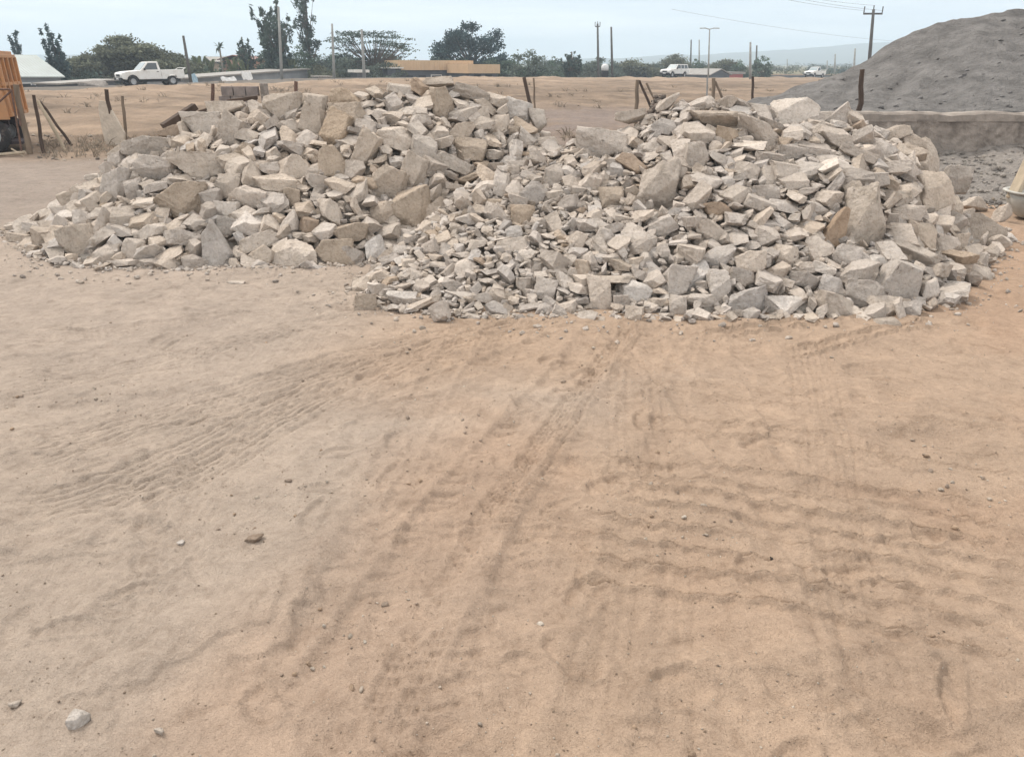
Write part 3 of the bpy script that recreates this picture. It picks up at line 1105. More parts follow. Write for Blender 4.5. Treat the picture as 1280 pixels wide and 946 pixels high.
NC = 75000
cx, cy = rng.uniform(-6.6, 6.25, NC), rng.uniform(5.9, 11.6, NC)
hl = heap_one(cx, cy, LX, LF, LR, LZ)
hr = heap_one(cx, cy, RX, RF, RR, RZ)
hh = np.maximum(hl, hr)
hnear = np.zeros(NC)
for dx, dy in ((.16, 0), (-.16, 0), (0, .16), (0, -.07), (.11, .11), (-.11, .11)):
    hnear = np.maximum(hnear, heap(cx + dx, cy + dy))
cz = heap(cx, cy)
e = .12
nx_ = -(heap(cx + e, cy) - heap(cx - e, cy)) / (2 * e)
ny_ = -(heap(cx, cy + e) - heap(cx, cy - e)) / (2 * e)
nn_ = np.stack([nx_, ny_, np.ones(NC)], 1)
nn_ /= np.linalg.norm(nn_, axis=1)[:, None]
coin, gau = rng.rand(NC), rng.randn(NC)
cand = []
for i in range(NC):
    edge = hh[i] < .015
    # loose stones round the foot
    if edge and (hnear[i] < .02 or coin[i] > .55):
        continue
    m = med_size(cx[i], cy[i], hr[i] >= hl[i])
    s = float(np.clip(m * math.exp(gau[i] * .50 - .12) * (.72 if edge else 1), .024, .135))
    cand.append((s, cx[i], cy[i], cz[i], nn_[i], hr[i] >= hl[i], edge))
cand.sort(key=lambda q: -q[0])
cell = .25
hashg = {}


def near_list(x, y, r):
    k = int(math.ceil(r / cell))
    i, j = int(x // cell), int(y // cell)
    for a in range(i - k, i + k + 1):
        for b in range(j - k, j + k + 1):
            yield from hashg.get((a, b), ())


for st in stones:
    r = float(np.mean(np.linalg.norm(st['B'], axis=0)))
    st['r'] = r
    hashg.setdefault((int(st['c'][0] // cell), int(st['c'][1] // cell)), []).append((st['c'], r))
tnames = ['pale grey', 'grey', 'light beige', 'beige', 'tan', 'whitish', 'brown']
for s, x, y, z, n, right, edge in cand:
    c = np.array([x, y, z]) + n * s * rng.uniform(-.25, .25)
    u, v, f_ = project(c)
    if inside_lm(u, v, .52 * s * FPX / f_):
        continue
    ok = True
    for q, r in near_list(x, y, .45):
        if np.linalg.norm(q - c) < .74 * (r + s):
            ok = False
            break
    if not ok:
        continue
    hashg.setdefault((int(x // cell), int(y // cell)), []).append((c, s))
    dims = s * np.array([rng.uniform(1.0, 1.7), rng.uniform(.8, 1.2), rng.uniform(.28, .80)])
    lean = n * rng.uniform(0, .75) + np.array([0, 0, 1.0]) + rng.randn(3) * .42
    if rng.rand() < .16:
        lean = rng.randn(3) + n * .4
    lean /= np.linalg.norm(lean)
    q = Vector(lean).to_track_quat('Z', 'Y').to_matrix()
    B = np.array(q @ Matrix.Rotation(rng.uniform(0, 6.28), 3, 'Z')) * dims[None]
    if edge:
        c[2] = dims[2] * .55
    p = [.56, .14, .16, .08, .01, .045, .005] if right else [.26, .07, .38, .22, .03, .035, .005]
    tn = tnames[rng.choice(7, p=p)]
    stones.append(dict(c=c, B=B, lv=4 if s > .10 else 3 if s > .04 else 2, tint=TINT[tn], tname=tn, name='', lm=False, r=s, blocky=rng.uniform(.2, .9)))
# a lower layer seen in the gaps
nl = 0
hash2 = {}
for i in rng.permutation(NC)[:20000]:
    if hh[i] < .12:
        continue
    s = rng.uniform(.04, .085)
    c = np.array([cx[i], cy[i], cz[i]]) - nn_[i] * .085
    k0 = (int(c[0] // .16), int(c[1] // .16))
    if any(np.linalg.norm(q - c) < .78 * (r + s) for a in (-1, 0, 1) for b in (-1, 0, 1) for q, r in hash2.get((k0[0] + a, k0[1] + b), ())):
        continue
    hash2.setdefault(k0, []).append((c, s))
    B = np.linalg.qr(rng.randn(3, 3))[0] * (s * np.array([1.4, 1.0, .7]))[None]
    tn = tnames[rng.choice(4)]
    stones.append(dict(c=c, B=B, lv=2, tint=TINT[tn], tname=tn, name='', lm=False, r=s, blocky=.5))
# chips filling the joints between the stones
chx, chy = rng.uniform(-6.4, 6.1, 3600), rng.uniform(6.0, 11.2, 3600)
chz = heap(chx, chy)
for x, y, z in zip(chx, chy, chz):
    if z < .03:
        continue
    s = rng.uniform(.018, .042)
    c = np.array([x, y, z - rng.uniform(.0, .06)])
    u, v, f_ = project(c)
    if inside_lm(u, v, 0):
        continue
    tn = tnames[rng.choice(4)]
    B = np.linalg.qr(rng.randn(3, 3))[0] * (s * np.array([1.5, 1.1, .75]))[None]
    stones.append(dict(c=c, B=B, lv=2, tint=TINT[tn], tname=tn, name='', lm=False, r=s, blocky=.4, chip=True))

shapes = {}
allv, alls, allp = [], [], []
for i, st in enumerate(stones):
    lv = st['lv']
    seed = 1000 + i if st['lm'] else 100 + (i * 7) % 211
    key = (seed, lv)
    if key not in shapes:
        shapes[key] = rock_cut(seed, st['blocky'], 4 if lv == 5 else 3) if st['lm'] else rock_cut(seed, st['blocky'], 2 if lv == 4 else 1)
    V, F = shapes[key]
    if st.get('taper'):
        V = V * np.stack([1 - st['taper'] * (V[:, 2] * .5 + .5) ** 1.2, np.ones(len(V)), np.ones(len(V))], 1)
    st['V'] = V @ st['B'].T
    st['F'] = F
    j = 1 + .06 * rng.randn()
    wc = .016 * rng.randn()
    st['col'] = np.clip(np.array(st['tint']) * j * np.array([1 + wc, 1, 1 - 1.3 * wc]), .05, .8)
    W = st['V'] + st['c']
    # a stone whose foot would sink under the yard is lifted to rest on it
    low = W[:, 2].min()
    base = -.25 * np.ptp(W[:, 2])
    if low < base:
        st['c'] = st['c'] + np.array([0, 0, base - low])
        W = st['V'] + st['c']
    allv.append(W)
    # points spread over its faces, for the visibility count
    if True:
        t = W[F]
        ar = np.linalg.norm(np.cross(t[:, 1] - t[:, 0], t[:, 2] - t[:, 0]), axis=1)
        k = rng.choice(len(F), 900 if st['lm'] else 160 if st['r'] > .04 else 50, p=ar / ar.sum())
        b = rng.dirichlet((1, 1, 1), len(k))
        W = np.einsum('kij,ki->kj', t[k], b)
    alls.append(np.full(len(W), i))
    allp.append(W)
# which stones show largest in the picture: a coarse depth buffer of their points
Wv = np.vstack(allp)
Wi = np.concatenate(alls)
u, v, f = project(Wv)
inb = (u >= 0) & (u < 1280) & (v >= 0) & (v < 946)
key = (v[inb] / 4).astype(int) * 320 + (u[inb] / 4).astype(int)
order = np.lexsort((f[inb], key))
kk = key[order]
first = np.ones(len(kk), bool)
first[1:] = kk[1:] != kk[:-1]
vis = np.bincount(Wi[inb][order][first], minlength=len(stones))
EXTRA = 14                 # loose stones added one by one below
rank = sorted(range(len(stones)), key=lambda i: (-int(vis[i] > 3 and stones[i]['lm']), -vis[i]))
single = [i for i in rank[:300 - EXTRA] if vis[i] > 2]
ss = set(single)
pu, pv, pf = project(np.array([st['c'] for st in stones]))

NAMED_LABEL = {
    'big tan boulder': 'big tan boulder half way up the left heap, browner than all round it',
    'wide pale capping slab': 'wide pale slab lying right above the big tan boulder',
    'tall pointed wedge': 'tall pointed pale wedge standing at the front foot of the left heap',
    'rough pale corner block': 'rough beige block low down near the left corner of the left heap',
    'flat outermost slab': 'thin flat slab at the outermost left tip of the left heap',
    'upper left shoulder slab': 'wide pale slab on the upper left shoulder of the left heap',
    'big crest block': 'big pale block standing on the crest of the left heap',
    'golden crest stone': 'golden tan stone on the crest, above another tan one',
    'leaning brown block': 'tall tan brown block leaning over just below the golden crest stone',
    'broad tan stone': 'broad tan stone in the middle of the left heap',
    'long leaning slab': 'long narrow pale slab leaning diagonally beside the tan blocks',
    'big middle block': 'big beige block at the foot of the long leaning slab',
    'tilted square block': 'pale squarish block tilted to the right, high on the left heap',
    'leaning pale block': 'pale grey block leaning to the right beside the big middle block',
    'pale sloping slab': 'pale thin slab sloping down to the right above the small stones',
    'upright tan crest stone': 'upright tan stone just below the highest point of the left heap',
    'valley tan boulder': 'big rough tan boulder where the left heap meets the small stones',
    'flat two-toned slab': 'flat tan slab lying above the square tan footstone',
    'square tan footstone': 'square tan stone at the foot of the left heap',
    'big angular footstone': 'big angular pale stone at the foot, left of the square tan one',
    'long middle slab': 'long pale slab lying across the middle of the left heap',
    'sloping lower slab': 'pale slab sloping up to the right, low on the left heap',
    'whitish crest block': 'whitish block on the right shoulder of the left heap',
    'big rough cracked boulder': 'big beige rough boulder in the upper middle of the right heap',
    'broad pale slab': 'broad pale slab near the top left of the right heap',
    'tan brown block': 'tan brown block among grey stones on the right heap',
    'broad facing stone': 'broad flat-faced grey stone low in the middle of the right heap',
    'pale square block': 'whitish square block low on the front of the right heap',
    'upright front stone': 'upright grey stone at the front foot of the right heap, middle part',
    'tall grey footstone': 'tall grey stone at the foot of the right heap, left part',
    'flat pale footstone': 'flat whitish stone lying at the front foot of the right heap',
    'middle grey stone': 'grey stone in the very middle of the right heap',
    'long crest slab': 'long beige slab lying along the crest of the right heap',
    'sloping upper slab': 'long grey slab sloping steeply down to the right below the crest',
    'pointed crest slab': 'pointed slab rising to the right at the top of the right heap',
    'big pale crest boulder': 'big whitish boulder on the crest of the right heap near the post',
    'huge upright boulder': 'huge upright pale boulder, largest on the right side of its heap',
    'dark brown wedge': 'dark brown wedge leaning on the huge upright boulder',
    'massive corner boulder': 'massive grey boulder at the bottom right corner of the right heap',
    'square grey footstone': 'square grey stone at the foot, left of the massive corner boulder',
    'broken outer stone': 'upright broken stone at the outer side of the massive corner boulder',
    'square shoulder block': 'squarish pale block on the right shoulder of the right heap',
    'upper shoulder stone': 'tall pale stone above the square shoulder block, against the grey wall',
    'lone shoulder block': 'beige block in front of the grey gravel, beside the square shoulder block',
    'right end boulder': 'long beige boulder at the far right end of the right heap',
    'small rough tan boulder': 'small rough tan boulder near the left edge of the right heap',
}
ORD = ['nearest', 'second nearest', 'third nearest', 'fourth nearest', 'fifth nearest', 'sixth nearest', 'seventh nearest', 'eighth nearest',
       'ninth nearest', 'tenth nearest', 'eleventh nearest', 'twelfth nearest', 'thirteenth nearest', 'fourteenth nearest', 'fifteenth nearest']
DIRN = ['right of', 'below right of', 'below', 'below left of', 'left of', 'above left of', 'above', 'above right of']
named = [i for i in single if stones[i]['name'] in NAMED_LABEL and vis[i] >= 9]
if '--debug-names' in __import__('sys').argv:
    print('NAMED', [(stones[i]['name'], int(vis[i]), int(pu[i]), int(pv[i])) for i in range(len(stones)) if stones[i]['name']])
buckets = {}
for i in single:
    st = stones[i]
    if i in named:
        st['label'] = NAMED_LABEL[st['name']]
        continue
    dd = [math.hypot(pu[i] - pu[j], pv[i] - pv[j]) for j in named]
    j = named[int(np.argmin(dd))]
    ang = math.atan2(pv[i] - pv[j], pu[i] - pu[j])
    k = int(round(ang / (math.pi / 4))) % 8
    buckets.setdefault((j, k), []).append((min(dd), i))
for (j, k), lst in buckets.items():
    lst.sort()
    for q, (d_, i) in enumerate(lst):
        st = stones[i]
        uu, vv, _ = project(st['V'] + st['c'])
        w_, h_ = np.ptp(uu), np.ptp(vv)
        shape = 'flat' if w_ > 1.75 * h_ else 'upright' if h_ > 1.2 * w_ else ('blocky' if st['blocky'] > .6 else 'angular')
        how = ORD[min(q, 14)]
        st['label'] = f"{st['tname']} {shape} stone, {how} {DIRN[k]} the {stones[j]['name']}"

GRP = 'broken stones of the two heaps'
for i in single:
    st = stones[i]
    me = fast_mesh('stone', st['V'], st['F'], st['lm'], np.repeat(st['col'][None], len(st['V']), 0))
    o = link('stone', me, M['stone'], loc=st['c'])
    tag(o, st['label'], 'stone', GRP)

# the rest of the heaps as one mass, with the packed core under it
vv, ff, cc, n0 = [], [], [], 0
for i, st in enumerate(stones):
    if i in ss:
        continue
    W = allv[i]
    vv.append(W)
    ff.append(st['F'] + n0)
    cc.append(np.repeat(st['col'][None], len(W), 0))
    n0 += len(W)
gx, gy = np.arange(-6.9, 6.5, .05), np.arange(5.8, 13.6, .05)
X, Y = np.meshgrid(gx, gy)
H = heap(X, Y)
Z = np.where(H > .05, H - .15 * np.clip(H / .3, 0, 1) + .03 * fbm(X / .12, Y / .12, 3, 77), -.08)
W = np.stack([X.ravel(), Y.ravel(), Z.ravel()], 1)
idx = np.arange(len(W)).reshape(X.shape)
q = np.stack([idx[:-1, :-1], idx[:-1, 1:], idx[1:, 1:], idx[1:, :-1]], -1).reshape(-1, 4)
q = q[(Z.ravel()[q].max(1) > -.05)]
t3 = np.vstack([q[:, [0, 1, 2]], q[:, [0, 2, 3]]])
vv.append(W)
ff.append(t3 + n0)
cc.append(np.repeat(np.array([[.36, .33, .30]]), len(W), 0))
me = fast_mesh('rubble', np.vstack(vv), np.vstack(ff), False, np.vstack(cc))
o = link('rubble', me, M['stone'])
tag(o, 'smaller broken grey and beige stones filling both heaps', 'rubble', kind='stuff')

# ------------------------------------------------------------------ loose stones on the soil
LOOSE = [
    (100, 908, 22, 15, 'whitish', 'egg-sized pale stone on bare soil, low on the left'),
    (18, 878, 13, 9, 'light beige', 'small pale stone left of the egg-sized pale stone'),
    (226, 676, 10, 8, 'whitish', 'small pale round stone beside the crumbled brown clod'),
    (201, 919, 12, 9, 'light beige', 'small flat stone right of the egg-sized pale stone'),
    (673, 407, 10, 7, 'light beige', 'single pale pebble just in front of the right heap'),
    (297, 352, 22, 6, 'light beige', 'thin flat chip in front of the tall pointed wedge'),
    (1218, 326, 18, 12, 'light beige', 'pale stone lying alone on red soil below the right end boulder'),
    (1188, 337, 18, 10, 'beige', 'low stone half buried beside the heap near the red soil'),
    (1107, 398, 36, 10, 'beige', 'half buried flat stone crossing the tyre mark by the right heap'),
    (1250, 268, 15, 26, 'light beige', 'leaning oblong stone touching the pale metal tub'),
]
for u, v, w, h, tn, lab in LOOSE:
    xy = ground_flat(u, v + h * .35)
    d = np.linalg.norm(np.array([*xy, 0]) - EYE)
    sw, sh = w / FPX * d / 2, h / FPX * d / 2
    V, F = rock(int(u * 3 + v), 4, .4)
    Vv = V * np.array([sw, sw * .8, sh])
    if h > w:
        Vv = Vv @ np.array(Euler((0, R(22), 0)).to_matrix()).T
    z = float(micro(np.array([xy[0]]), np.array([xy[1]]))[0]) + sh * .55
    me = fast_mesh('loose_stone', Vv, F, True, np.repeat(np.array([TINT[tn]]) * .95, len(V), 0))
    tag(link('loose_stone', me, M['stone'], loc=(xy[0], xy[1], z)), lab, 'stone')


def scatter_pebbles(name, n, region, smin, smax, cols, label, mat, zf, lv=2):
    vv, ff, cc, n0 = [], [], [], 0
    V1 = [rock(5000 + k, lv, .3, .8) for k in range(24)]
    for i in range(n):
        x, y = region()
        V, F = V1[rng.randint(24)]
        s = smin * (smax / smin) ** (rng.rand() ** 2.2)
        A = np.array(Euler((rng.randn() * .4, rng.randn() * .4, rng.uniform(0, 6.28))).to_matrix())
        W = (V * (s * np.array([1, .8, .65]))) @ A.T
        vv.append(W + np.array([x, y, zf(x, y) + s * .25]))
        ff.append(F + n0)
        n0 += len(V)
        cc.append(np.repeat(np.array([cols[rng.randint(len(cols))]]) * rng.uniform(.8, 1.1), len(V), 0))
    me = fast_mesh(name, np.vstack(vv), np.vstack(ff), True, np.vstack(cc))
    o = link(name, me, mat)
    tag(o, label, 'pebbles', kind='stuff')
    return o


_pts = []
for i in range(26000):
    x, y = rng.uniform(-4.5, 5), 1.2 + 6 * rng.rand() ** 1.8
    dens = sstep(-.05, .55, fbm(np.array([x / .7]), np.array([y / .7]), 3, 44))[0] * 1
    if rng.rand() < dens * (.45 if y < 3.4 else .14):
        _pts.append((x, y))
_pts = np.array(_pts)
_pz = micro(_pts[:, 0].copy(), _pts[:, 1].copy())
_k = {(round(a, 5), round(b, 5)): z for (a, b), z in zip(_pts, _pz)}
_it = iter(_pts)
scatter_pebbles('pebbles', len(_pts), lambda: next(_it), .003, .019,
                [(.48, .41, .34), (.36, .29, .235), (.58, .52, .45), (.40, .32, .26), (.42, .31, .225), (.50, .43, .36)],
                'small pebbles and crumbs scattered over the bare soil', M['stone'], lambda x, y: _k[(round(x, 5), round(y, 5))])

# grit
_g = np.stack([rng.uniform(-4, 4.4, 30000), 1.15 + 4.2 * rng.rand(30000) ** 1.5], 1)
_d = sstep(-.25, .5, fbm(_g[:, 0] / .5, _g[:, 1] / .5, 4, 47))
_g = _g[rng.rand(len(_g)) < .08 + .42 * _d]
_gz = micro(_g[:, 0].copy(), _g[:, 1].copy())
_gk = {(round(a, 6), round(b, 6)): z for (a, b), z in zip(_g, _gz)}
_gi = iter(_g)
scatter_pebbles('grit', len(_g), lambda: next(_gi), .0018, .0065, [(.48, .41, .34), (.34, .27, .215), (.55, .49, .42), (.40, .31, .23), (.30, .235, .185)],
                'fine grit and soil crumbs on the yard', M['stone'], lambda x, y: _gk[(round(x, 6), round(y, 6))], 1)
# stone chips spread out from the foot of the heaps
_f = np.stack([rng.uniform(-6.8, 6.2, 90000), rng.uniform(5.0, 9.6, 90000)], 1)
_hf = np.zeros(len(_f))
for _r, _w in ((.08, 1.0), (.2, .55), (.4, .2), (.7, .07)):
    for _a in range(8):
        _hf = np.maximum(_hf, _w * (heap(_f[:, 0] + _r * math.cos(_a * .785), _f[:, 1] + _r * math.sin(_a * .785)) > .03))
_hf *= heap(_f[:, 0], _f[:, 1]) < .02
_f = _f[rng.rand(len(_f)) < _hf * .42]
_fz = micro(_f[:, 0].copy(), _f[:, 1].copy())
_fk = {(round(a, 6), round(b, 6)): z for (a, b), z in zip(_f, _fz)}
_fi = iter(_f)
scatter_pebbles('stone_chips', len(_f), lambda: next(_fi), .006, .036, [TINT['pale grey'], TINT['beige'], TINT['light beige'], TINT['grey']],
                'pale chips and fines spread round the foot of both heaps', M['stone'], lambda x, y: _fk[(round(x, 6), round(y, 6))])

# a crumbled clod
V, F = rock(77, 4, .2, 2.0)
xy = ground_flat(316, 678)
me = fast_mesh('soil_clod', V * np.array([.05, .035, .022]), F, True, np.repeat(np.array([[.29, .225, .175]]), len(V), 0))
tag(link('soil_clod', me, M['stone'], loc=(xy[0], xy[1], .018)), 'crumbled dark brown clod lying on the pale soil', 'clod')
for (u, v, lab) in ((1007, 638, 'tiny black clod on the wavy tyre marks, upper one'), (965, 703, 'tiny dark clod on the wavy tyre marks, lower one')):
    V, F = rock(int(u), 3, .2, 1.6)
    xy = ground_flat(u, v)
    me = fast_mesh('soil_clod', V * np.array([.012, .011, .012]), F, True, np.repeat(np.array([[.05, .04, .035]]), len(V), 0))
    tag(link('soil_clod', me, M['stone'], loc=(xy[0], xy[1], float(micro(xy[:1].copy(), xy[1:].copy())[0]) + .008)), lab, 'clod')

# ------------------------------------------------------------------ grey mound, wall, gravel
WY = 14.0
sil = [(860, 172), (905, 140), (940, 127), (975, 117), (1000, 108), (1040, 97), (1060, 88), (1085, 73), (1105, 60), (1125, 50), (1140, 42), (1165, 32), (1190, 26),
       (1215, 23), (1245, 18), (1270, 12), (1290, 9), (1330, 5), (1400, 8), (1500, 45), (1560, 100)]
YR = 20.0
sp = np.array([at(u, v, YR) for u, v in sil])


def mound(x, y):
    zr = np.interp(x, sp[:, 0], sp[:, 2], left=0, right=0)
    zr = np.where(x < sp[0, 0], 0, zr)
    wallh = (1.17 + .09 * fbm(x / .5, x * 0 + 3.3, 3, 111)) * sstep(4.6, 5.6, x)
    yf = np.where(x > 5.2, 14.15, 15.2)
    t = np.clip((y - yf) / (YR - yf), 0, 1)
    front = wallh + (zr - wallh) * (t ** .92)
    back = zr - (y - YR) * .55
    z = np.where(y < YR, front, back)
    z = np.where(y < yf, -.3, z)
    rough = .6 * (.10 * fbm(x / 1.7, y / 1.7, 4, 101) + .05 * fbm((x - y) / .45, (x + y) / 2.2, 3, 105) + .07 * np.maximum(0, fbm(x / .4, y / .4, 3, 108)) + .13 * fbm((x * .8 - y * .6) / .34, (x * .6 + y * .8) / 2.6, 4, 109) + .06 * fbm(x / .3, y / .3, 3, 110))
    return z + rough * np.clip(z * .8, 0, 1) * np.clip((y - yf) / .6, 0, 1)


gx, gy = np.arange(3.2, 19.5, .09), np.arange(14.12, 30, .09)
X, Y = np.meshgrid(gx, gy)
Z = mound(X.ravel(), Y.ravel())
Z = np.maximum(Z, G0(X.ravel(), Y.ravel()) - .15)
W = np.stack([X.ravel(), Y.ravel(), Z], 1)
idx = np.arange(len(W)).reshape(X.shape)
q = np.stack([idx[:-1, :-1], idx[:-1, 1:], idx[1:, 1:], idx[1:, :-1]], -1).reshape(-1, 4)
keep = (Z - G0(X.ravel(), Y.ravel()))[q].max(1) > -.1
o = link('quarry_dust_mound', fast_mesh('quarry_dust_mound', W, q[keep], True), M['dust'])
tag(o, 'large smooth grey mound of quarry dust behind the low wall', 'mound')
# lumps on the mound
vv, ff, cc, n0 = [], [], [], 0
for i in range(190):
    x = rng.uniform(4.5, 13)
    y = 14.4 + 5.2 * rng.rand() ** 1.7
    z = float(mound(np.array([x]), np.array([y]))[0])
    if z < .3:
        continue
    s = .012 * (4.5 ** rng.rand())
    V, F = rock(6000 + i % 20, 2, .2, 1.2)
    vv.append(V * s * np.array([1.2, 1, .7]) + np.array([x, y, z + s * .1]))
    ff.append(F + n0)
    n0 += len(V)
    cc.append(np.repeat(np.array([[.170, .163, .160]]) * rng.uniform(.85, 1.25), len(V), 0))
o = link('dust_lumps', fast_mesh('dust_lumps', np.vstack(vv), np.vstack(ff), True, np.vstack(cc)), M['stone'])
tag(o, 'dark lumps lying on the grey mound', 'lumps', kind='stuff')

wall = empty('low_wall', (8.8, WY, 0), 'low weathered concrete wall with pale capping, holding back the grey mound', 'wall')
nx = 110
mbw = MB()
xs = np.linspace(-4.0, 7.5, nx)
pts = []
for j, zz in enumerate(np.linspace(-.2, 1.08, 12)):
    for x in xs:
        pts.append((x, -.03 + .06 * float(fbm(np.array([x / .35]), np.array([zz / .35]), 4, 120)[0]) - (.02 if .3 < zz < .7 else 0), zz))
fs = [(j * nx + i, j * nx + i + 1, (j + 1) * nx + i + 1, (j + 1) * nx + i) for j in range(11) for i in range(nx - 1)]
mbw.add(pts, fs)
mbw.box((1.75, .17, .43), (11.5, .25, 1.26))
mbw.build('wall_body', M['concrete'], wall, smooth=True)
mbc = MB()
pts = []
for x in xs:
    e = .035 * float(fbm(np.array([x / .3]), np.array([.3]), 3, 130)[0])
    pts += [(x, -.05 + e, 1.05), (x, -.045 + 1.3 * e, 1.165 + e), (x, .0, 1.20 + e), (x, .30, 1.20 + e), (x, .30, 1.06)]
fs = [(5 * i + j, 5 * i + (j + 1) % 5, 5 * (i + 1) + (j + 1) % 5, 5 * (i + 1) + j) for i in range(nx - 1) for j in range(5)]
mbc.add(pts, fs)
mbc.build('wall_cap', M['cap'], wall)

# gravel bank spilled in front of the wall
gx, gy = np.arange(3.6, 13, .045), np.arange(10.6, 13.96, .045)
X, Y = np.meshgrid(gx, gy)
x, y = X.ravel(), Y.ravel()
foot = 11.7 + .35 * fbm(x / 1.2, x * 0 + .2, 3, 140) + .5 * sstep(7.4, 6.2, x) * 0
t = np.clip((y - foot) / (13.96 - foot), 0, 1)
Zg = (.74 + .26 * fbm(x / .9, y / 3, 3, 145)) * t ** .85 + .05 * fbm(x / .22, y / .22, 4, 148) * sstep(0, .2, t) + .05 * np.maximum(0, fbm(x / .12, y / .12, 2, 149)) * sstep(0, .1, t) - .03
W = np.stack([x, y, Zg], 1)
idx = np.arange(len(W)).reshape(X.shape)
q = np.stack([idx[:-1, :-1], idx[:-1, 1:], idx[1:, 1:], idx[1:, :-1]], -1).reshape(-1, 4)
o = link('gravel_bank', fast_mesh('gravel_bank', W, q[Zg[q].max(1) > -.02], True), M['gravel'])
tag(o, 'grey gravel banked against the foot of the low wall', 'gravel', kind='stuff')


def gz(x, y):
    j = min(max(int((y - 10.6) / .045), 0), len(gy) - 1)
    i = min(max(int((x - 3.6) / .045), 0), len(gx) - 1)
    return max(0.0, float(Zg[j * len(gx) + i]))


def greg():
    while True:
        x, y = rng.uniform(5, 11), 11.2 + 2.6 * rng.rand()
        if rng.rand() < .25 + .75 * vnoise(np.array([x / .6]), np.array([y / .6]), 150)[0]:
            return x, y


scatter_pebbles('gravel_lumps', 2600, greg, .010, .065, [(.23, .21, .193), (.27, .25, .225), (.195, .18, .168), (.32, .29, .26)],
                'grey lumps and chippings on the gravel against the low wall', M['stone'], gz)

# ------------------------------------------------------------------ wheelbarrow at the right edge
wb = empty('metal_tub', (7.38, 10.45, 0), 'pale grey metal tub cut off by the right edge of the photo', 'tub')
mbt = MB()
n = 32


def oval(sx, sy, z):
    a = np.arange(n) * 2 * math.pi / n
    ca, sa = np.cos(a), np.sin(a)
    e = 2 / 2.6
    return np.stack([sx * np.sign(ca) * np.abs(ca) ** e, sy * np.sign(sa) * np.abs(sa) ** e, np.full(n, z)], 1)


rings = [oval(*q) for q in ((.22, .16, .012), (.30, .22, .03), (.40, .30, .12), (.47, .35, .25), (.49, .37, .36), (.46, .345, .355), (.44, .33, .26), (.37, .27, .13), (.27, .19, .05))]
fs = [(i * n + j, i * n + (j + 1) % n, (i + 1) * n + (j + 1) % n, (i + 1) * n + j) for i in range(len(rings) - 1) for j in range(n)]
fs += [tuple(range(n))[::-1], tuple((len(rings) - 1) * n + j for j in range(n))]
mbt.add(np.vstack(rings), fs).build('tub_body', M['barrow'], wb, smooth=True)
rings = [oval(*q) for q in ((.492, .372, .352), (.525, .40, .36), (.53, .405, .378), (.515, .39, .39), (.47, .35, .382), (.458, .34, .36), (.492, .372, .352))]
MB().add(np.vstack(rings), [(i * n + j, i * n + (j + 1) % n, (i + 1) * n + (j + 1) % n, (i + 1) * n + j) for i in range(len(rings) - 1) for j in range(n)]).build('rim', M['barrow'], wb, smooth=True)
wb.rotation_euler.z = R(-8)
a_, b_ = at(1268, 243, 10.5), at(1290, 196, 10.62)
o = MB().bar(a_ - np.array([.02, .0, .06]), b_, .13, .11).build('timber', M['pale_wood'], bevel=.01)
tag(o, 'thick pale timber standing in the metal tub and rising out of frame', 'timber')

# ------------------------------------------------------------------ fence posts
FG = 'fence posts and braces round the yard'


def stick(name, p0, p1, r, mat, label, cat='post', group=FG, n=9, wob=.02):
    p0, p1 = np.array(p0, float), np.array(p1, float)
    m = 6
    pts = [p0 + (p1 - p0) * i / m + np.array([random.uniform(-1, 1), random.uniform(-1, 1), 0]) * wob * (0 < i < m) for i in range(m + 1)]
    rad = [r * (1.08 - .16 * i / m) * random.uniform(.94, 1.06) for i in range(m + 1)]
    mb = MB().tube([q - p0 for q in pts], rad, n)
    o = mb.build(name, M[mat], smooth=False)
    o.location = p0
    return tag(o, label, cat, group)


def post(u0, v0, u1, v1, r, mat, label, y=None, name='fence_post', cat='post', sink=.1):
    """top pixel, base pixel; base on the ground, or at a distance where the base is hidden"""
    if y is None:
        b = ground_hit(u1, v1)
    else:
        b = at(u1, v1, y)
        g = float(G0(b[0], b[1]))
        d = b - at(u0, v0, y)
        if b[2] > g:
            b = b + d / abs(d[2]) * (b[2] - g)
        else:
            b[2] = g
    t = at(u0, v0, b[1])
    b = b - np.array([0, 0, sink])
    return stick(name, b, t, r, mat, label, cat)


post(20, 106, 38, 193, .065, 'wood', 'thick leaning grey fence post in front of the orange tipper truck')
post(42, 119, 55, 192, .04, 'dark_wood', 'thin dark fence post with two slanted braces beside it')
post(47, 126, 83, 187, .042, 'pale_wood', 'pale slanted brace beside the thin dark fence post', name='fence_brace', cat='brace')
post(50, 128, 92, 182, .035, 'dark_wood', 'dark slanted brace behind the pale one', name='fence_brace', cat='brace')
post(133, 112, 142, 181, .05, 'dark_wood', 'dark fence post with a pale stone slab leaning on it')
post(153, 120, 157, 176, .04, 'wood', 'thin grey post just right of the leaning stone slab')
post(266, 105, 266, 130, .06, 'rust', 'rusty brown post left of the grey block pier', y=26)
post(370, 102, 371, 126, .06, 'rust', 'rusty brown post behind the big crest block', y=26)
post(655, 97, 664, 132, .05, 'dark_wood', 'dark tilted post behind the saddle between the heaps', y=22)
post(667, 98, 668, 130, .03, 'wood', 'faint thin post right of the dark tilted post', y=24)
post(797, 100, 796, 126, .06, 'wood', 'grey post with two slanted braces above the right heap', y=24)
post(799, 101, 808, 120, .04, 'dark_wood', 'steeper brace next to the grey post above the right heap', y=24.3, name='fence_brace', cat='brace')
post(808, 104, 816, 119, .035, 'wood', 'second slanted brace, farther right of the grey post', y=24.6, name='fence_brace', cat='brace')
post(892, 98, 891, 127, .06, 'wood', 'grey post with a single brace behind the long crest slab', y=24)
post(894, 102, 902, 120, .04, 'wood', 'single slanted brace behind the long crest slab', y=24.3, name='fence_brace', cat='brace')
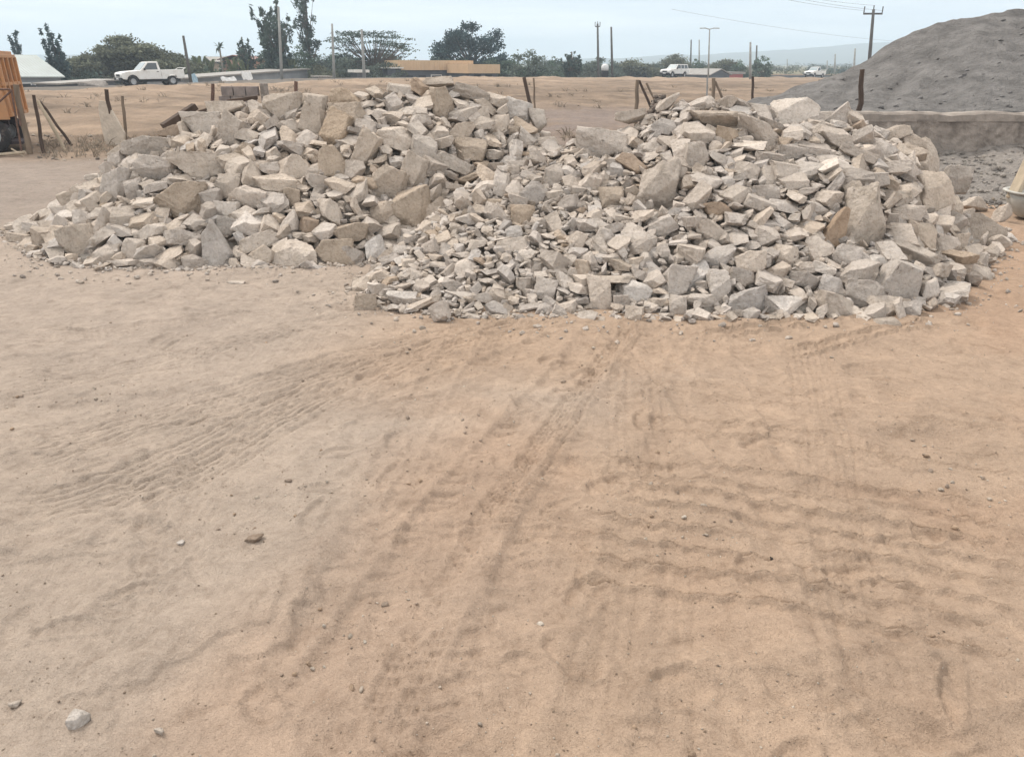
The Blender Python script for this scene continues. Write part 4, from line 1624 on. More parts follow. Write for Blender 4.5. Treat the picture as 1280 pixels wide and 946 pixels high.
post(884, 97, 884, 124, .03, 'pole', 'thin pale post left of the single-braced grey post', y=27)
post(941, 96, 941, 118, .045, 'dark_wood', 'dark post between the stone heap and the pale utility pole', y=27)
post(1025, 100, 1025, 114, .06, 'dark_wood', 'short dark post at the left foot of the grey mound', y=30)
b = at(1073, 145, 14.6)
stick('fence_post', at(1073, 150, 14.62), at(1078, 87, 14.62), .045, 'dark_wood', 'broad weathered post standing behind the left end of the low wall')

# stone slab leaning on its post
pb = ground_hit(146, 181)
d = np.linalg.norm(pb - EYE)
px = d / FPX
mb = MB()
poly = [(-9, 0), (10, -1), (12, 14), (3, 34), (-3, 46), (-10, 47), (-12, 38), (-11, 18)]
poly = [(a * px, b * px * .96) for a, b in poly]
mb.prism(poly, -.05, .05)
o = mb.build('stone_slab', M['slab'], bevel=.015)
o.location = pb + np.array([.0, -.10, -.02])
o.rotation_euler = (R(-9), 0, 0)
tag(o, 'pale flat stone slab standing on edge against the dark fence post', 'slab')

# old boards along the top of the left heap
for k, (u0, v0, u1, v1, w, lab) in enumerate([
        (204, 159, 244, 133, .085, 'dark old board sloping up the back of the left heap'),
        (248, 141, 284, 130, .05, 'thin dark board lying flat on top of the left heap'),
        (284, 127, 322, 122, .05, 'dark splintered board in front of the grey block pier')]):
    p0, p1 = at(u0, v0, 10.9), at(u1, v1, 11.2 if k == 0 else 11.0)
    p0[2] = max(p0[2], .1)
    o = MB().bar(p0 - p0, p1 - p0, .16, w).build('old_board', M['dark_wood'], bevel=.008)
    o.location = p0
    tag(o, lab, 'board', 'old boards on the left heap')

# broken block wall with pier behind the left heap
bw = empty('block_pier', at(305, 126, 27), 'low broken piece of grey block wall with a taller pier', 'wall')
bw.location.z = float(G0(bw.location.x, bw.location.y)) - .05
pz = at(305, 108, 27)[2] - bw.location.z
pxm = 27 / 1.06 / FPX
mb = MB()
rows = 4
for r_ in range(rows):
    for k in range(3):
        w = .40
        x = -.62 + k * .42 + (.12 if r_ % 2 else 0)
        mb.box((x, random.uniform(-.02, .02), pz / rows * (r_ + .5)), (w - .015, .22, pz / rows - .012))
mb.build('block_courses', M['block'], bw, bevel=.01)
MB().box((.72, .05, pz * .5 + .04), (.2, .3, pz + .1)).build('pier', M['concrete'], bw, bevel=.015)

# two little piles of brown stones beyond the right heap
for (u0, u1, vt, vb, y, lab) in ((803, 846, 117, 132, 21, 'low pile of small brown stones by the grey braced post'),
                                 (896, 932, 118, 132, 21, 'low pile of small brown stones by the single-braced post')):
    a, b = at(u0, vb, y), at(u1, vb, y)
    zt = at(u0, vt, y)[2]
    vv, ff, cc, n0 = [], [], [], 0
    for i in range(260):
        f = rng.rand()
        x = a[0] + (b[0] - a[0]) * f
        yy = y + rng.uniform(-.7, .7)
        top = zt * (1 - abs(2 * f - 1) ** 2.5) * (1 - (abs(yy - y) / .8) ** 2)
        s = rng.uniform(.035, .085)
        V, F = rock(7000 + i % 30, 2, .3)
        vv.append(V * s * np.array([1.2, 1, .8]) + np.array([x, yy, top * (rng.rand() ** .35) - .02]))
        ff.append(F + n0)
        n0 += len(V)
        cc.append(np.repeat(np.array([[.21, .175, .15]]) * rng.uniform(.6, 1.5), len(V), 0))
    tag(link('stone_pile', fast_mesh('stone_pile', np.vstack(vv), np.vstack(ff), True, np.vstack(cc)), M['stone']), lab, 'stone pile', kind='stuff')

# dry weeds round the left posts
mb = MB()
for i in range(210):
    u = rng.uniform(52, 200)
    v = rng.uniform(176, 198)
    P = ground_hit(u, v)
    if heap(P[0], P[1]) > .02:
        continue
    k = rng.randint(2, 5)
    for j in range(k):
        h = rng.uniform(.05, .24) * (1.3 if rng.rand() < .1 else 1)
        dx, dy = rng.randn(2) * .12
        mb.tube([P - np.array([0, 0, .02]), P + np.array([dx * .4, dy * .4, h * .6]), P + np.array([dx, dy, h])], [.006, .005, .002], 3, cap=False)
o = mb.build('dry_weeds', M['twig'])
tag(o, 'dry grey brown weeds and twigs along the fence line', 'weeds', kind='stuff')


def wreg():
    while True:
        P = ground_hit(rng.uniform(40, 205), rng.uniform(170, 202))
        if heap(P[0], P[1]) < .05:
            return P[0], P[1]


scatter_pebbles('fence_rubble', 260, wreg, .015, .07, [(.30, .26, .22), (.42, .37, .31), (.22, .19, .165), (.36, .31, .26)],
                'small stones and clods among the dry weeds by the fence', M['stone'], lambda x, y: float(G0(x, y)))
def breg():
    while True:
        y = rng.uniform(19, 62)
        x = rng.uniform(-.8, .75) * y
        s_, t_ = road_st(x, y)
        if s_ < -5 and vnoise(np.array([x / 2.5]), np.array([y / 4.0]), 160)[0] > .5:
            return x, y


scatter_pebbles('bank_clods', 420, breg, .02, .09, [(.33, .26, .20), (.40, .33, .26), (.28, .22, .175)],
                'clods and small stones strewn over the tan bank below the road', M['stone'], lambda x, y: float(G0(x, y)))

mb = MB()
for i in range(190):
    x, y = breg()
    z = float(G0(x, y))
    for j in range(rng.randint(6, 13)):
        h = rng.uniform(.05, .26)
        dx, dy = rng.randn(2) * .16
        bx_, by_ = rng.randn(2) * .10
        mb.tube([(x + bx_, y + by_, z - .02), (x + bx_ + dx * .5, y + by_ + dy * .5, z + h * .7), (x + bx_ + dx, y + by_ + dy, z + h)], [.014, .011, .004], 3, cap=False)
tag(mb.build('dry_tufts', M['twig']), 'dry brown tufts dotted over the tan bank', 'tufts', kind='stuff')

# ------------------------------------------------------------------ orange tipper truck
tb = ground_hit(2, 192)
ty = tb[1]
px = ty / 1.04 / FPX          # metres per pixel there
tr = empty('tipper_truck', (at(17, 192, ty)[0], ty + .1, float(G0(at(17, 192, ty)[0], ty))), 'orange tipper truck standing at the left edge behind the fence post', 'truck')
zb, zt = 42 * px, 113 * px
tr.rotation_euler.z = R(20)
# body: side wall with ribs and rims, rear end at x = 0, truck runs to -x
L = 3.6
W2 = 1.9
mb = MB()
mb.prism([(-.10, zb), (.02, zt - .28), (-.10, zt), (-L, zt), (-L, zb)], .06, .10)
mb.prism([(-.10, zb), (.02, zt - .28), (-.10, zt), (-L, zt), (-L, zb)], W2 - .04, W2)
mb.box((-L / 2 - .05, W2 / 2 + .03, zb + .03), (L - .1, W2 - .14, .06))
mb.box((-L - .02, W2 / 2 + .03, (zb + zt) / 2), (.05, W2 - .06, zt - zb))
mb.build('tipper_body', M['orange'], tr, bevel=.008)
mb = MB()
mb.box((-L / 2 - .18, .035, zt - .05), (L - .34, .07, .12))
mb.box((-L / 2 - .18, .035, zb + .05), (L - .34, .07, .11))
mb.box((-L / 2 - .18, .04, zb + .62), (L - .34, .05, .09))
for x in np.arange(-.52, -L, -.62):
    mb.box((x, .03, (zb + zt) / 2), (.10, .07, zt - zb - .02))
mb.build('side_ribs', M['orange'], tr, bevel=.008)
mb = MB()
mb.prism([(-.28, zb - .05), (.05, zb - .05), (-.01, zt - .1), (-.14, zt + .22), (-.46, zt + .22), (-.46, zt + .12), (-.40, zt - .02)], -.02, .05)
mb.prism([(-.03, zb), (.05, zb), (.02, zt + .1), (-.06, zt + .1)], .05, W2)
mb.box((-.28, .02, zt + .24), (.42, .13, .10))
for yy in (.12, .52, .98, 1.44, 1.84):
    mb.box((.075, yy, (zb + zt) / 2), (.07, .09, zt - zb - .06))
for zz in (zb + .05, (zb + zt) / 2 + .05, zt - .02):
    mb.box((.065, W2 / 2, zz), (.06, W2 - .1, .08))
mb.build('tailgate', M['orange'], tr, bevel=.012)
mb = MB()
mb.bar((-.55, -.015, zb + .16), (-.95, -.015, zb + .58), .05, .05)
mb.build('latch', M['rust'], tr)
mb = MB()
for s in (.5, 1.4):
    mb.box((-2.6, s, zb - .14), (5.0, .09, .2))
mb.box((-.45, .95, zb - .2), (.12, 1.5, .12))
mb.prism([(-.50, zb - .16), (-.16, zb - .16), (-.10, zb - .24), (-.46, zb - .62)], .05, .45)
mb.box((-.28, .6, zb - .60), (.9, .9, .07))
mb.build('chassis', M['chassis'], tr, bevel=.01)


def wheel(parent, c, r, w, name='wheel', both=1):
    t = MB()
    t.lathe([(r * .58, -w / 2), (r * .86, -w / 2), (r * .97, -w * .36), (r, -w * .15), (r, w * .15), (r * .97, w * .36), (r * .86, w / 2), (r * .58, w / 2), (r * .58, -w / 2)], c, 'y', 28)
    o = t.build(name, M['rubber'], parent, smooth=True)
    q = MB()
    q.lathe([(.001, -w * .26), (r * .16, -w * .30), (r * .2, -w * .16), (r * .45, -w * .12), (r * .52, -w * .40), (r * .585, -w * .44), (r * .585, w * .4), (r * .5, w * .4), (.001, w * .3)], c, 'y', 20)
    q.build('rim', M['steel'], o, smooth=True)
    return o


rw = 21.5 * px
wx = -(16 + 8) * px
wheel(tr, (wx, .12, rw), rw, .26)
wheel(tr, (wx, 1.72, rw), rw, .26)
wheel(tr, (wx - 2.9, .12, rw), rw, .26)
wheel(tr, (wx - 2.9, 1.72, rw), rw, .26)
mb = MB()
mb.prism([(-L - .12, .6), (-L - .12, 2.35), (-L - .95, 2.35), (-L - 1.35, 1.5), (-L - 1.42, .6)], .12, 1.85)
mb.build('cab', M['orange'], tr, bevel=.06)
MB().prism([(-L - .3, 1.5), (-L - .3, 2.15), (-L - .9, 2.15), (-L - 1.15, 1.5)], .105, .13).build('cab_window', M['glass'], tr)

# thin rusty gate frame in front of the truck
gf = empty('gate_frame', ground_hit(10, 196), 'thin rusty steel frame leaning in front of the truck wheel', 'frame')
g0 = np.array(gf.location)
mb = MB()
for (a, b) in (((14, 112), (27, 189)), ((12, 112), (-30, 112)), ((15, 113), (-8, 134)), ((22, 136), (26, 158))):
    mb.tube([at(a[0], a[1], g0[1]) - g0, at(b[0], b[1], g0[1]) - g0], .022, 6)
mb.build('uprights', M['rust'], gf)
mb = MB()
mb.tube([at(-40, 199, g0[1]) - g0 + (0, 0, .03), at(32, 192, g0[1]) - g0 + (0, 0, .03)], .035, 6)
mb.tube([at(14, 186, g0[1]) - g0, at(36, 200, g0[1]) - g0 + (0, 0, .02)], .02, 6)
mb.build('base_rail', M['pale_wood'], gf)

# ------------------------------------------------------------------ white vehicles on the road
def pickup(name, label, t, s, kind='pickup', group='white vehicles on the road'):
    P = RA + RD * RL * t + RN * s
    o = empty(name, (P[0], P[1], float(zroad(t)) + .02 + .0), label, 'pickup' if kind == 'pickup' else 'car', group)
    o.rotation_euler.z = math.atan2(-RD[1], -RD[0])
    o.scale = (.86, .86, .9)
    sl = (zroad(t + .02) - zroad(t - .02)) / (.04 * RL)
    o.rotation_euler.y = float(math.atan(sl))
    W = .84
    r = .37
    fx, rx = 1.55, -1.45
    pw, g = M['white'], M['glass']

    def arch(cx, z0, n=9, rr=.46):
        return [(cx + rr * math.cos(a), max(z0, r + rr * math.sin(a))) for a in np.linspace(math.pi * 0.97, math.pi * .03, n)]
    zs = .50
    front = [(-.62, zs)] + arch(fx, zs) + [(2.28, .55), (2.34, .62), (2.36, .86), (2.30, .98), (1.9, 1.06), (.86, 1.13), (-.62, 1.13)]
    bed = [(-2.42, .62), (-2.40, .56)] + arch(rx, zs) + [(-.63, zs), (-.63, 1.13), (-2.42, 1.13)]
    mb = MB()
    mb.prism(front, -W, W)
    if kind != 'pickup':
        mb.prism(bed, -W, W)
    mb.build('body', pw, o, bevel=.045, smooth=False)
    if kind == 'pickup':
        b = MB()
        b.prism(bed, -W, -W + .07)
        b.prism(bed, W - .07, W)
        b.box((-1.53, 0, .72), (1.76, 2 * W - .14, .06))
        b.box((-.68, 0, .92), (.06, 2 * W - .14, .42))
        b.build('cargo_bed', pw, o, bevel=.02)
        tg = MB().box((-2.40, 0, .88), (.07, 2 * W - .02, .5)).build('tailgate', pw, o, bevel=.02)
        MB().bar((-2.36, -W + .1, 1.13), (-2.62, -W + .1, 1.26), .05, .04).bar((-2.36, W - .1, 1.13), (-2.62, W - .1, 1.26), .05, .04).bar((-2.60, -W + .1, 1.25), (-2.60, W - .1, 1.25), .10, .05).build('rear_spoiler', pw, o)
    # cabin, narrower to the roof
    rb = -.66 if kind == 'pickup' else -2.30
    base = [(.92, 1.11), (rb + .02, 1.11)]
    roof = [(.26, 1.70), (rb + .12, 1.72)]
    yb, yt = .80, .66
    v = [(base[0][0], -yb, base[0][1]), (base[0][0], yb, base[0][1]), (base[1][0], yb, base[1][1]), (base[1][0], -yb, base[1][1]),
         (roof[0][0], -yt, roof[0][1]), (roof[0][0], yt, roof[0][1]), (roof[1][0], yt, roof[1][1]), (roof[1][0], -yt, roof[1][1])]
    MB().add(v, [(3, 2, 1, 0), (4, 5, 6, 7), (0, 1, 5, 4), (1, 2, 6, 5), (2, 3, 7, 6), (3, 0, 4, 7)]).build('cabin', pw, o, bevel=.05)

    def on_side(s_, xa, xb, xc, xd, z0, z1):
        f0, f1 = (z0 - 1.11) / .6, (z1 - 1.11) / .6
        y0, y1 = s_ * (yb + (yt - yb) * f0), s_ * (yb + (yt - yb) * f1)
        e = s_ * .012
        i = -s_ * .03
        q = [(xa, y0 + e, z0), (xb, y0 + e, z0), (xc, y1 + e, z1), (xd, y1 + e, z1)]
        return MB().add(q + [(x_, y_ + i, z_) for x_, y_, z_ in q], [(0, 1, 2, 3), (7, 6, 5, 4), (0, 4, 5, 1), (1, 5, 6, 2), (2, 6, 7, 3), (3, 7, 4, 0)])
    for s_ in (-1, 1):
        on_side(s_, .68, -.42, -.40, .22, 1.17, 1.62).build('side_window', g, o)
        if kind != 'pickup':
            on_side(s_, -.52, -1.25, -1.23, -.50, 1.17, 1.62).build('side_window', g, o)
            on_side(s_, -1.36, -2.12, -2.02, -1.34, 1.17, 1.62).build('side_window', g, o)
        MB().box((.62, s_ * .93, 1.20), (.09, .17, .15)).build('mirror', M['black'], o, bevel=.02)
        MB().box((-.38, s_ * .852, 1.02), (.16, .025, .04)).build('door_handle', M['black'], o)
        MB().box((2.27, s_ * .62, .84), (.12, .34, .15)).build('headlight', M['lamp'], o, bevel=.02)
    for x in (fx, rx):
        for s_ in (-1, 1):
            wheel(o, (x, s_ * .72, r), r, .22)
    q = [(.875, -.70, 1.16), (.875, .70, 1.16), (.335, .60, 1.65), (.335, -.60, 1.65)]
    MB().add([(x_ + .012, y_, z_ + .012) for x_, y_, z_ in q] + [(x_ - .03, y_, z_ - .03) for x_, y_, z_ in q],
             [(0, 1, 2, 3), (7, 6, 5, 4), (0, 4, 5, 1), (1, 5, 6, 2), (2, 6, 7, 3), (3, 7, 4, 0)]).build('windscreen', M['wind_glass'], o)
    MB().box((2.345, 0, .80), (.05, .8, .16)).build('grille', M['black'], o)
    MB().box((2.36, 0, .56), (.16, 1.62, .18)).build('bumper', M['black'], o, bevel=.03)
    MB().box((2.445, 0, .57), (.02, .5, .11)).build('number_plate', M['lamp'], o)
    MB().box((0, 0, .42), (4.3, 1.1, .2)).build('underbody', M['black'], o)
    return o


pickup('pickup_truck', 'white single cab pickup truck driving left in front of the big grey green bush', -.007, -1.3)
pickup('estate_car', 'white car with a long bonnet beside the thin utility poles above the right heap', .655, 1.0, 'estate')
pickup('pickup_truck', 'small distant white pickup coming towards us near the grey mound', .99, -1.4)

# ------------------------------------------------------------------ buildings
def building(name, label, u0, u1, vt, y0, y1, roof_v, wall_m, roof_m, depth=5.0, style='flat', windows=(), doors=(), cat='building', over=.25, vt1=None):
    """front from pixel u0 at distance y0 to pixel u1 at y1; vt eaves pixel, roof_v ridge pixel; its local x runs along the front"""
    a, b = at(u0, vt, y0), at(u1, vt if vt1 is None else vt1, y1)
    L = float(np.hypot(b[0] - a[0], b[1] - a[1]))
    g = min(float(G0(a[0], a[1])), float(G0(b[0], b[1]))) - .1
    o = empty(name, (a[0], a[1], g), label, cat)
    o.rotation_euler.z = math.atan2(b[1] - a[1], b[0] - a[0])
    ze = a[2] - g
    ze2 = b[2] - g
    m = MB()
    m.add([(0, 0, 0), (L, 0, 0), (L, depth, 0), (0, depth, 0), (0, 0, ze), (L, 0, ze2), (L, depth, ze2), (0, depth, ze)],
          [(3, 2, 1, 0), (4, 5, 6, 7), (0, 1, 5, 4), (1, 2, 6, 5), (2, 3, 7, 6), (3, 0, 4, 7)])
    m.build('wall', M[wall_m], o)
    zr = at(u0, roof_v, y0 + (depth / 2 if style != 'flat' else 0))[2] - g
    m = MB()
    if style == 'shed':       # slopes up to the back
        th = .08
        v = [(-over, -over, ze - .02), (L + over, -over, ze2 - .02), (L + over, depth * .55, zr + ze2 - ze), (-over, depth * .55, zr)]
        v2 = [(-over, depth + over, ze - .02), (L + over, depth + over, ze2 - .02)]
        m.add(v + [(p[0], p[1], p[2] + th) for p in v], [(3, 2, 1, 0), (4, 5, 6, 7), (0, 1, 5, 4), (1, 2, 6, 5), (2, 3, 7, 6), (3, 0, 4, 7)])
        w = [v[3], v[2], v2[1], v2[0]]
        m.add([(p[0], p[1] + .003, p[2]) for p in w] + [(p[0], p[1] + .003, p[2] + th) for p in w], [(3, 2, 1, 0), (4, 5, 6, 7), (0, 1, 5, 4), (1, 2, 6, 5), (2, 3, 7, 6), (3, 0, 4, 7)])
    elif style == 'gable':    # ridge runs front to back
        zc = at((u0 + u1) / 2, roof_v, (y0 + y1) / 2)[2] - g
        for s in (0, 1):
            x0 = -over if s == 0 else L + over
            v = [(x0, -over, ze - .05), (L / 2, -over, zc), (L / 2, depth + over, zc), (x0, depth + over, ze - .05)]
            m.add(v + [(p[0], p[1], p[2] + .1) for p in v], [(3, 2, 1, 0), (4, 5, 6, 7), (0, 1, 5, 4), (1, 2, 6, 5), (2, 3, 7, 6), (3, 0, 4, 7)])
        m2 = MB().prism([(0, ze - .02), (L, ze - .02), (L / 2, zc)], .0, .1)
        m2.build('gable', M[wall_m], o)
    else:
        th = max(.08, zr - ze)
        m.add([(-over, -over, ze), (L + over, -over, ze2), (L + over, depth, ze2), (-over, depth, ze), (-over, -over, ze + th), (L + over, -over, ze2 + th), (L + over, depth, ze2 + th), (-over, depth, ze + th)],
              [(3, 2, 1, 0), (4, 5, 6, 7), (0, 1, 5, 4), (1, 2, 6, 5), (2, 3, 7, 6), (3, 0, 4, 7)])
    m.build('roof', M[roof_m], o)
    for (f, w, zf0, zf1) in windows:
        x = f * L
        zz = ze + (ze2 - ze) * f
        fr = MB().box((x, -.02, zz * (zf0 + zf1) / 2), (w + .16, .05, zz * (zf1 - zf0) + .16)).build('window', M['wall_white'], o)
        MB().box((x, -.05, zz * (zf0 + zf1) / 2), (w, .04, zz * (zf1 - zf0))).build('pane', M['opening'], fr)
    for (f, w, zf1) in doors:
        x = f * L
        zz = ze + (ze2 - ze) * f
        MB().box((x, -.02, zz * zf1 / 2), (w, .06, zz * zf1)).build('door', M['opening'], o)
    return o


building('long_shed', 'grey shed with a big pale corrugated roof behind the orange truck', -60, 76, 97, 60, 66, 68, 'wall_grey', 'roof_grey', 8, 'shed',
         windows=((.80, 1.0, .45, .8), (.62, 1.0, .45, .8)), doors=((.90, .9, .75), (.71, .8, .75)))
building('low_shack', 'low dark shack with a flat grey roof left of the pickup', 76, 144, 106, 59, 63, 104, 'wall_dark', 'roof_dull', 3, 'flat', vt1=101, doors=((.1, .7, .85), (.22, .5, .8), (.93, .5, .8)))
o = building('long_row', 'long low row of grey stalls with a thin flat roof along the road', 230, 384, 99.5, 66, 82, 97.5, 'wall_grey', 'roof_dull', 4, 'flat', vt1=87.5,
             windows=(), doors=tuple((f, .8, .75) for f in (.10, .2, .28, .38, .47, .55, .72, .78)))
for u, v, y, w, h, mat, lab in ((244, 105, 65, .8, .7, 'blue_cloth', 'light blue sheet hanging at the left end of the stall row'), (288, 103, 68, 1.7, .35, 'cloth', 'pale sacks laid out in front of the stall row'),
                                (311, 101, 70, 1.2, .65, 'cloth', 'large white sheet propped in front of the stall row')):
    q = at(u, v, y)
    mb = MB()
    n = 10
    pts = []
    for j in range(5):
        for i in range(n):
            pts.append((w * (i / (n - 1) - .5), .05 * math.sin(i * 1.7 + j) + .25 * j / 4, .05 + h * j / 4 + .05 * math.sin(i * .9)))
    mb.add(pts, [(j * n + i, j * n + i + 1, (j + 1) * n + i + 1, (j + 1) * n + i) for j in range(4) for i in range(n - 1)])
    mb.add([(p[0], p[1] + .04, p[2]) for p in pts], [(j * n + i, j * n + i + 1, (j + 1) * n + i + 1, (j + 1) * n + i) for j in range(4) for i in range(n - 1)])
    c_ = mb.build('sheet', M[mat])
    c_.location = q
    c_.rotation_euler.z = o.rotation_euler.z
    tag(c_, lab, 'sheet')
building('pink_house', 'small pink house with a dark roof among the trees', 315, 332, 75, 94, 96, 70, 'wall_pink', 'roof_red', 5, 'shed', windows=((.7, .5, .5, .8),))
building('tan_house', 'tan house half hidden behind the banana plants', 266, 286, 78, 100, 101, 72, 'wall_tan', 'roof_dull', 5, 'shed', windows=((.5, .6, .4, .75),))
building('yellow_roofed_shop', 'long low shop with a tan roof, larger of the two adjoining', 500, 588, 88, 84, 88, 75.5, 'wall_dark', 'roof_tan', 4, 'flat', windows=((.5, 1.1, .45, .8), (.8, 1.1, .45, .8)), doors=((.12, .8, .8), (.3, .8, .8), (.65, .8, .8)))
building('yellow_roofed_shop', 'shorter lower shop with a tan roof, right of the longer one', 586, 621, 92, 83, 85, 80.5, 'wall_dark', 'roof_tan', 4, 'flat', doors=((.3, .8, .8), (.7, .8, .8)))
building('pale_canopy', 'small pale flat canopy at the left end of the tan-roofed shop', 484, 501, 86, 83, 83.5, 84.5, 'wall_dark', 'wall_white', 2.5, 'flat', cat='canopy')
building('white_stall', 'tiny white-roofed stall below the airy acacia', 446, 458, 91, 80, 80.5, 87.5, 'wall_dark', 'wall_white', 2.0, 'flat', cat='stall')
building('gable_hut', 'grey gabled hut beyond the fence, right of the white car', 888, 912, 94, 122, 124, 87, 'wall_dark', 'roof_dull', 7, 'gable', doors=((.5, 1.4, .7),))
building('red_shed', 'low shed with a red front beside the gabled hut', 911, 929, 93, 126, 127, 90, 'red', 'roof_dull', 4, 'flat')
building('boundary_wall', 'long low pale wall along the far side of the road', 950, 1052, 94.5, 150, 190, 92.8, 'wall_dark', 'wall_tan', .4, 'flat', cat='wall', over=.02)
building('grey_kiosk', 'low grey kiosk right behind the left lane, below the round bush', 398, 412, 97, 76, 76.5, 95, 'wall_dark', 'roof_dull', 2, 'flat', cat='kiosk')

# white tank on a dark stand
q = at(756, 88, 92)
tk = empty('water_tank', (q[0], q[1], float(G0(q[0], q[1]))), 'white rounded tank on a dark stand at the roadside', 'tank')
zt = at(756, 80, 92)[2] - tk.location.z
MB().lathe([(.02, zt), (.2, zt - .03), (.38, zt - .16), (.42, zt - .35), (.42, zt - .72), (.02, zt - .74)], (0, 0, 0), 'z', 18).build('drum', M['cloth'], tk, smooth=True)
MB().box((0, 0, (zt - .74) / 2), (.8, .8, zt - .75), taper=.85).build('stand', M['black'], tk)

# small grey pile by the shack
q = at(120, 114, 55)
V, F = rock(8123, 4, .1, .5)
me = fast_mesh('gravel_pile', V * np.array([1.1, .8, .55]), F, True)
tag(link('gravel_pile', me, M['gravel'], loc=(q[0], q[1], float(G0(q[0], q[1])))), 'small grey gravel pile in front of the low dark shack', 'gravel pile')
# ------------------------------------------------------------------ poles and cables
def pole(ut, vt, ub, y, r, mat, label, arm=None, name='utility_pole', cat='pole', arm_w=1.1):
    t = at(ut, vt, y)
    b = at(ub, 92, y)
    b[2] = float(G0(b[0], b[1])) - .2
    o = empty(name, b, label, cat, 'poles along the road')
    MB().tube([(0, 0, 0), (t - b) * .5, t - b], [r * 1.25, r * 1.05, r * .8], 10).build('shaft', M[mat], o, smooth=True)
    if arm == 'cross':
        d = t - b
        m = MB()
        m.bar(d + np.array([-arm_w, 0, -.35]), d + np.array([arm_w, 0, -.35]), .12, .14)
        m.build('crossarm', M[mat], o)
        for x in (-arm_w * .97, 0, arm_w * .97):
            MB().tube([d + np.array([x, 0, -.3 if x else -.05]), d + np.array([x, 0, .22 if x else .3])], [.045, .05], 8).build('insulator', M[mat], o)
    if arm == 'lamp':
        d = t - b
        MB().tube([d, d + np.array([-.5, 0, .12]), d + np.array([-1.1, 0, .1])], .05, 6).build('lamp_arm', M[mat], o)
        MB().tube([d, d + np.array([.5, 0, .12]), d + np.array([1.1, 0, .1])], .05, 6).build('lamp_arm', M[mat], o)
    return o, t


pole(229, 45, 237, 64, .11, 'dark_pole', 'dark pole leaning left right behind the white pickup')
pole(348, 9, 351, 64, .10, 'pole', 'tall pale pole in front of the tall feathery tree')
pole(415, 30, 417, 68, .10, 'pole', 'pale pole at the left end of the airy acacia')
pole(452, 37, 455, 70, .12, 'pole', 'thin pole in front of the middle of the airy acacia')
pole(747, 30, 749, 115, .16, 'dark_pole', 'pole with a small crossarm left of the dark slim pole', 'cross', arm_w=.35)
pole(764, 34, 766, 90, .12, 'dark_pole', 'dark slim pole just right of the one with the small crossarm')
pole(864, 50, 864, 140, .13, 'dark_pole', 'short dark pole behind the white car')
pole(874, 50, 875, 150, .13, 'pole', 'faint pole close right of the short dark pole')
pole(887, 37, 886, 92, .08, 'pole', 'slender pole with two small lamp arms beside the white car', 'lamp')
pole(938, 53, 939, 92, .13, 'pole', 'pale pole standing before the round green tree')
pole(946, 57, 946, 140, .15, 'dark_pole', 'dark stub of a pole above the round green tree')
pole(1069, 61, 1068, 170, .2, 'pole', 'far pole against the hazy hills, nearest to the grey mound')
pole(1044, 68, 1044, 200, .2, 'pole', 'far pole against the hazy hills, middle of three')
pole(1034, 76, 1034, 220, .18, 'pole', 'far faint pole against the hazy hills, leftmost of three')
pole(984, 74, 984, 260, .16, 'pole', 'very faint far pole above the white distant pickup')
_, tp = pole(1092, 12, 1087, 72, .14, 'dark_pole', 'utility pole with a wide crossarm rising behind the grey mound', 'cross', arm_w=.82)


def cable(p, q, sag, label):
    p, q = np.array(p), np.array(q)
    pts = []
    for i in range(25):
        f = i / 24
        pts.append(p + (q - p) * f - np.array([0, 0, sag * 4 * f * (1 - f)]))
    o = MB().tube([x - p for x in pts], .009, 5).build('power_line', M['wire'])
    o.location = p
    tag(o, label, 'cable', 'overhead power lines')


e0 = at(700, -70, 40)
for k, dx in enumerate((-.8, 0, .8)):
    cable(tp + np.array([dx, 0, -.1 if dx else .3]), e0 + np.array([dx * .8, dx * .5, .3]), .5,
          ['overhead cable from the left end of the wide crossarm', 'overhead cable from the top of the wide crossarm', 'overhead cable from the right end of the wide crossarm'][k])
cable(at(840, 12, 75), at(1120, 52, 105), .3, 'faint lower overhead cable crossing the sky towards the grey mound')

# ------------------------------------------------------------------ trees
LEAF_Q = np.array([[-.5, -.25, 0], [.5, -.25, 0], [.5, .25, 0], [-.5, .25, 0]])


def leaves(clumps, n_per, size, col, seed, flat=0.0, var=.22, long=1.0):
    """leaf clumps: (centre, radii); leaves fill each volume, more of them towards its outside; sprays hang unevenly"""
    r = np.random.RandomState(seed)
    vs, cs = [], []
    for (c, rad) in clumps:
        c, rad = np.array(c), np.array(rad)
        n = max(12, int(n_per * (rad[0] * rad[1] * rad[2]) ** (2 / 3)))
        d = r.randn(n, 3)
        d /= np.linalg.norm(d, axis=1)[:, None]
        rr = r.rand(n) ** .45 * (1 + .22 * r.randn(n))
        P = c + d * rr[:, None] * rad
        A = r.randn(n, 3)
        A[:, 2] *= (1 - .6 * flat)
        A /= np.linalg.norm(A, axis=1)[:, None]
        Bv = r.randn(n, 3)
        if flat:
            Bv[:, 2] *= .25
        Bv -= A * np.sum(A * Bv, 1)[:, None]
        Bv /= np.linalg.norm(Bv, axis=1)[:, None] + 1e-9
        s = size * r.uniform(.55, 1.35, n)
        a = A * (s * long)[:, None] * .5
        b = Bv * (s * .55)[:, None] * .5
        q = np.stack([P - a, P + b, P + a, P - b], 1)
        vs.append(q.reshape(-1, 3))
        k = (1 + var * r.randn()) * (1 + .16 * r.randn(n))
        cc = np.clip(np.array(col)[None] * np.clip(k, .45, 1.9)[:, None], .01, .5)
        cs.append(np.repeat(cc, 4, 0))
    V = np.vstack(vs)
    return V, np.arange(len(V)).reshape(-1, 4), np.vstack(cs)


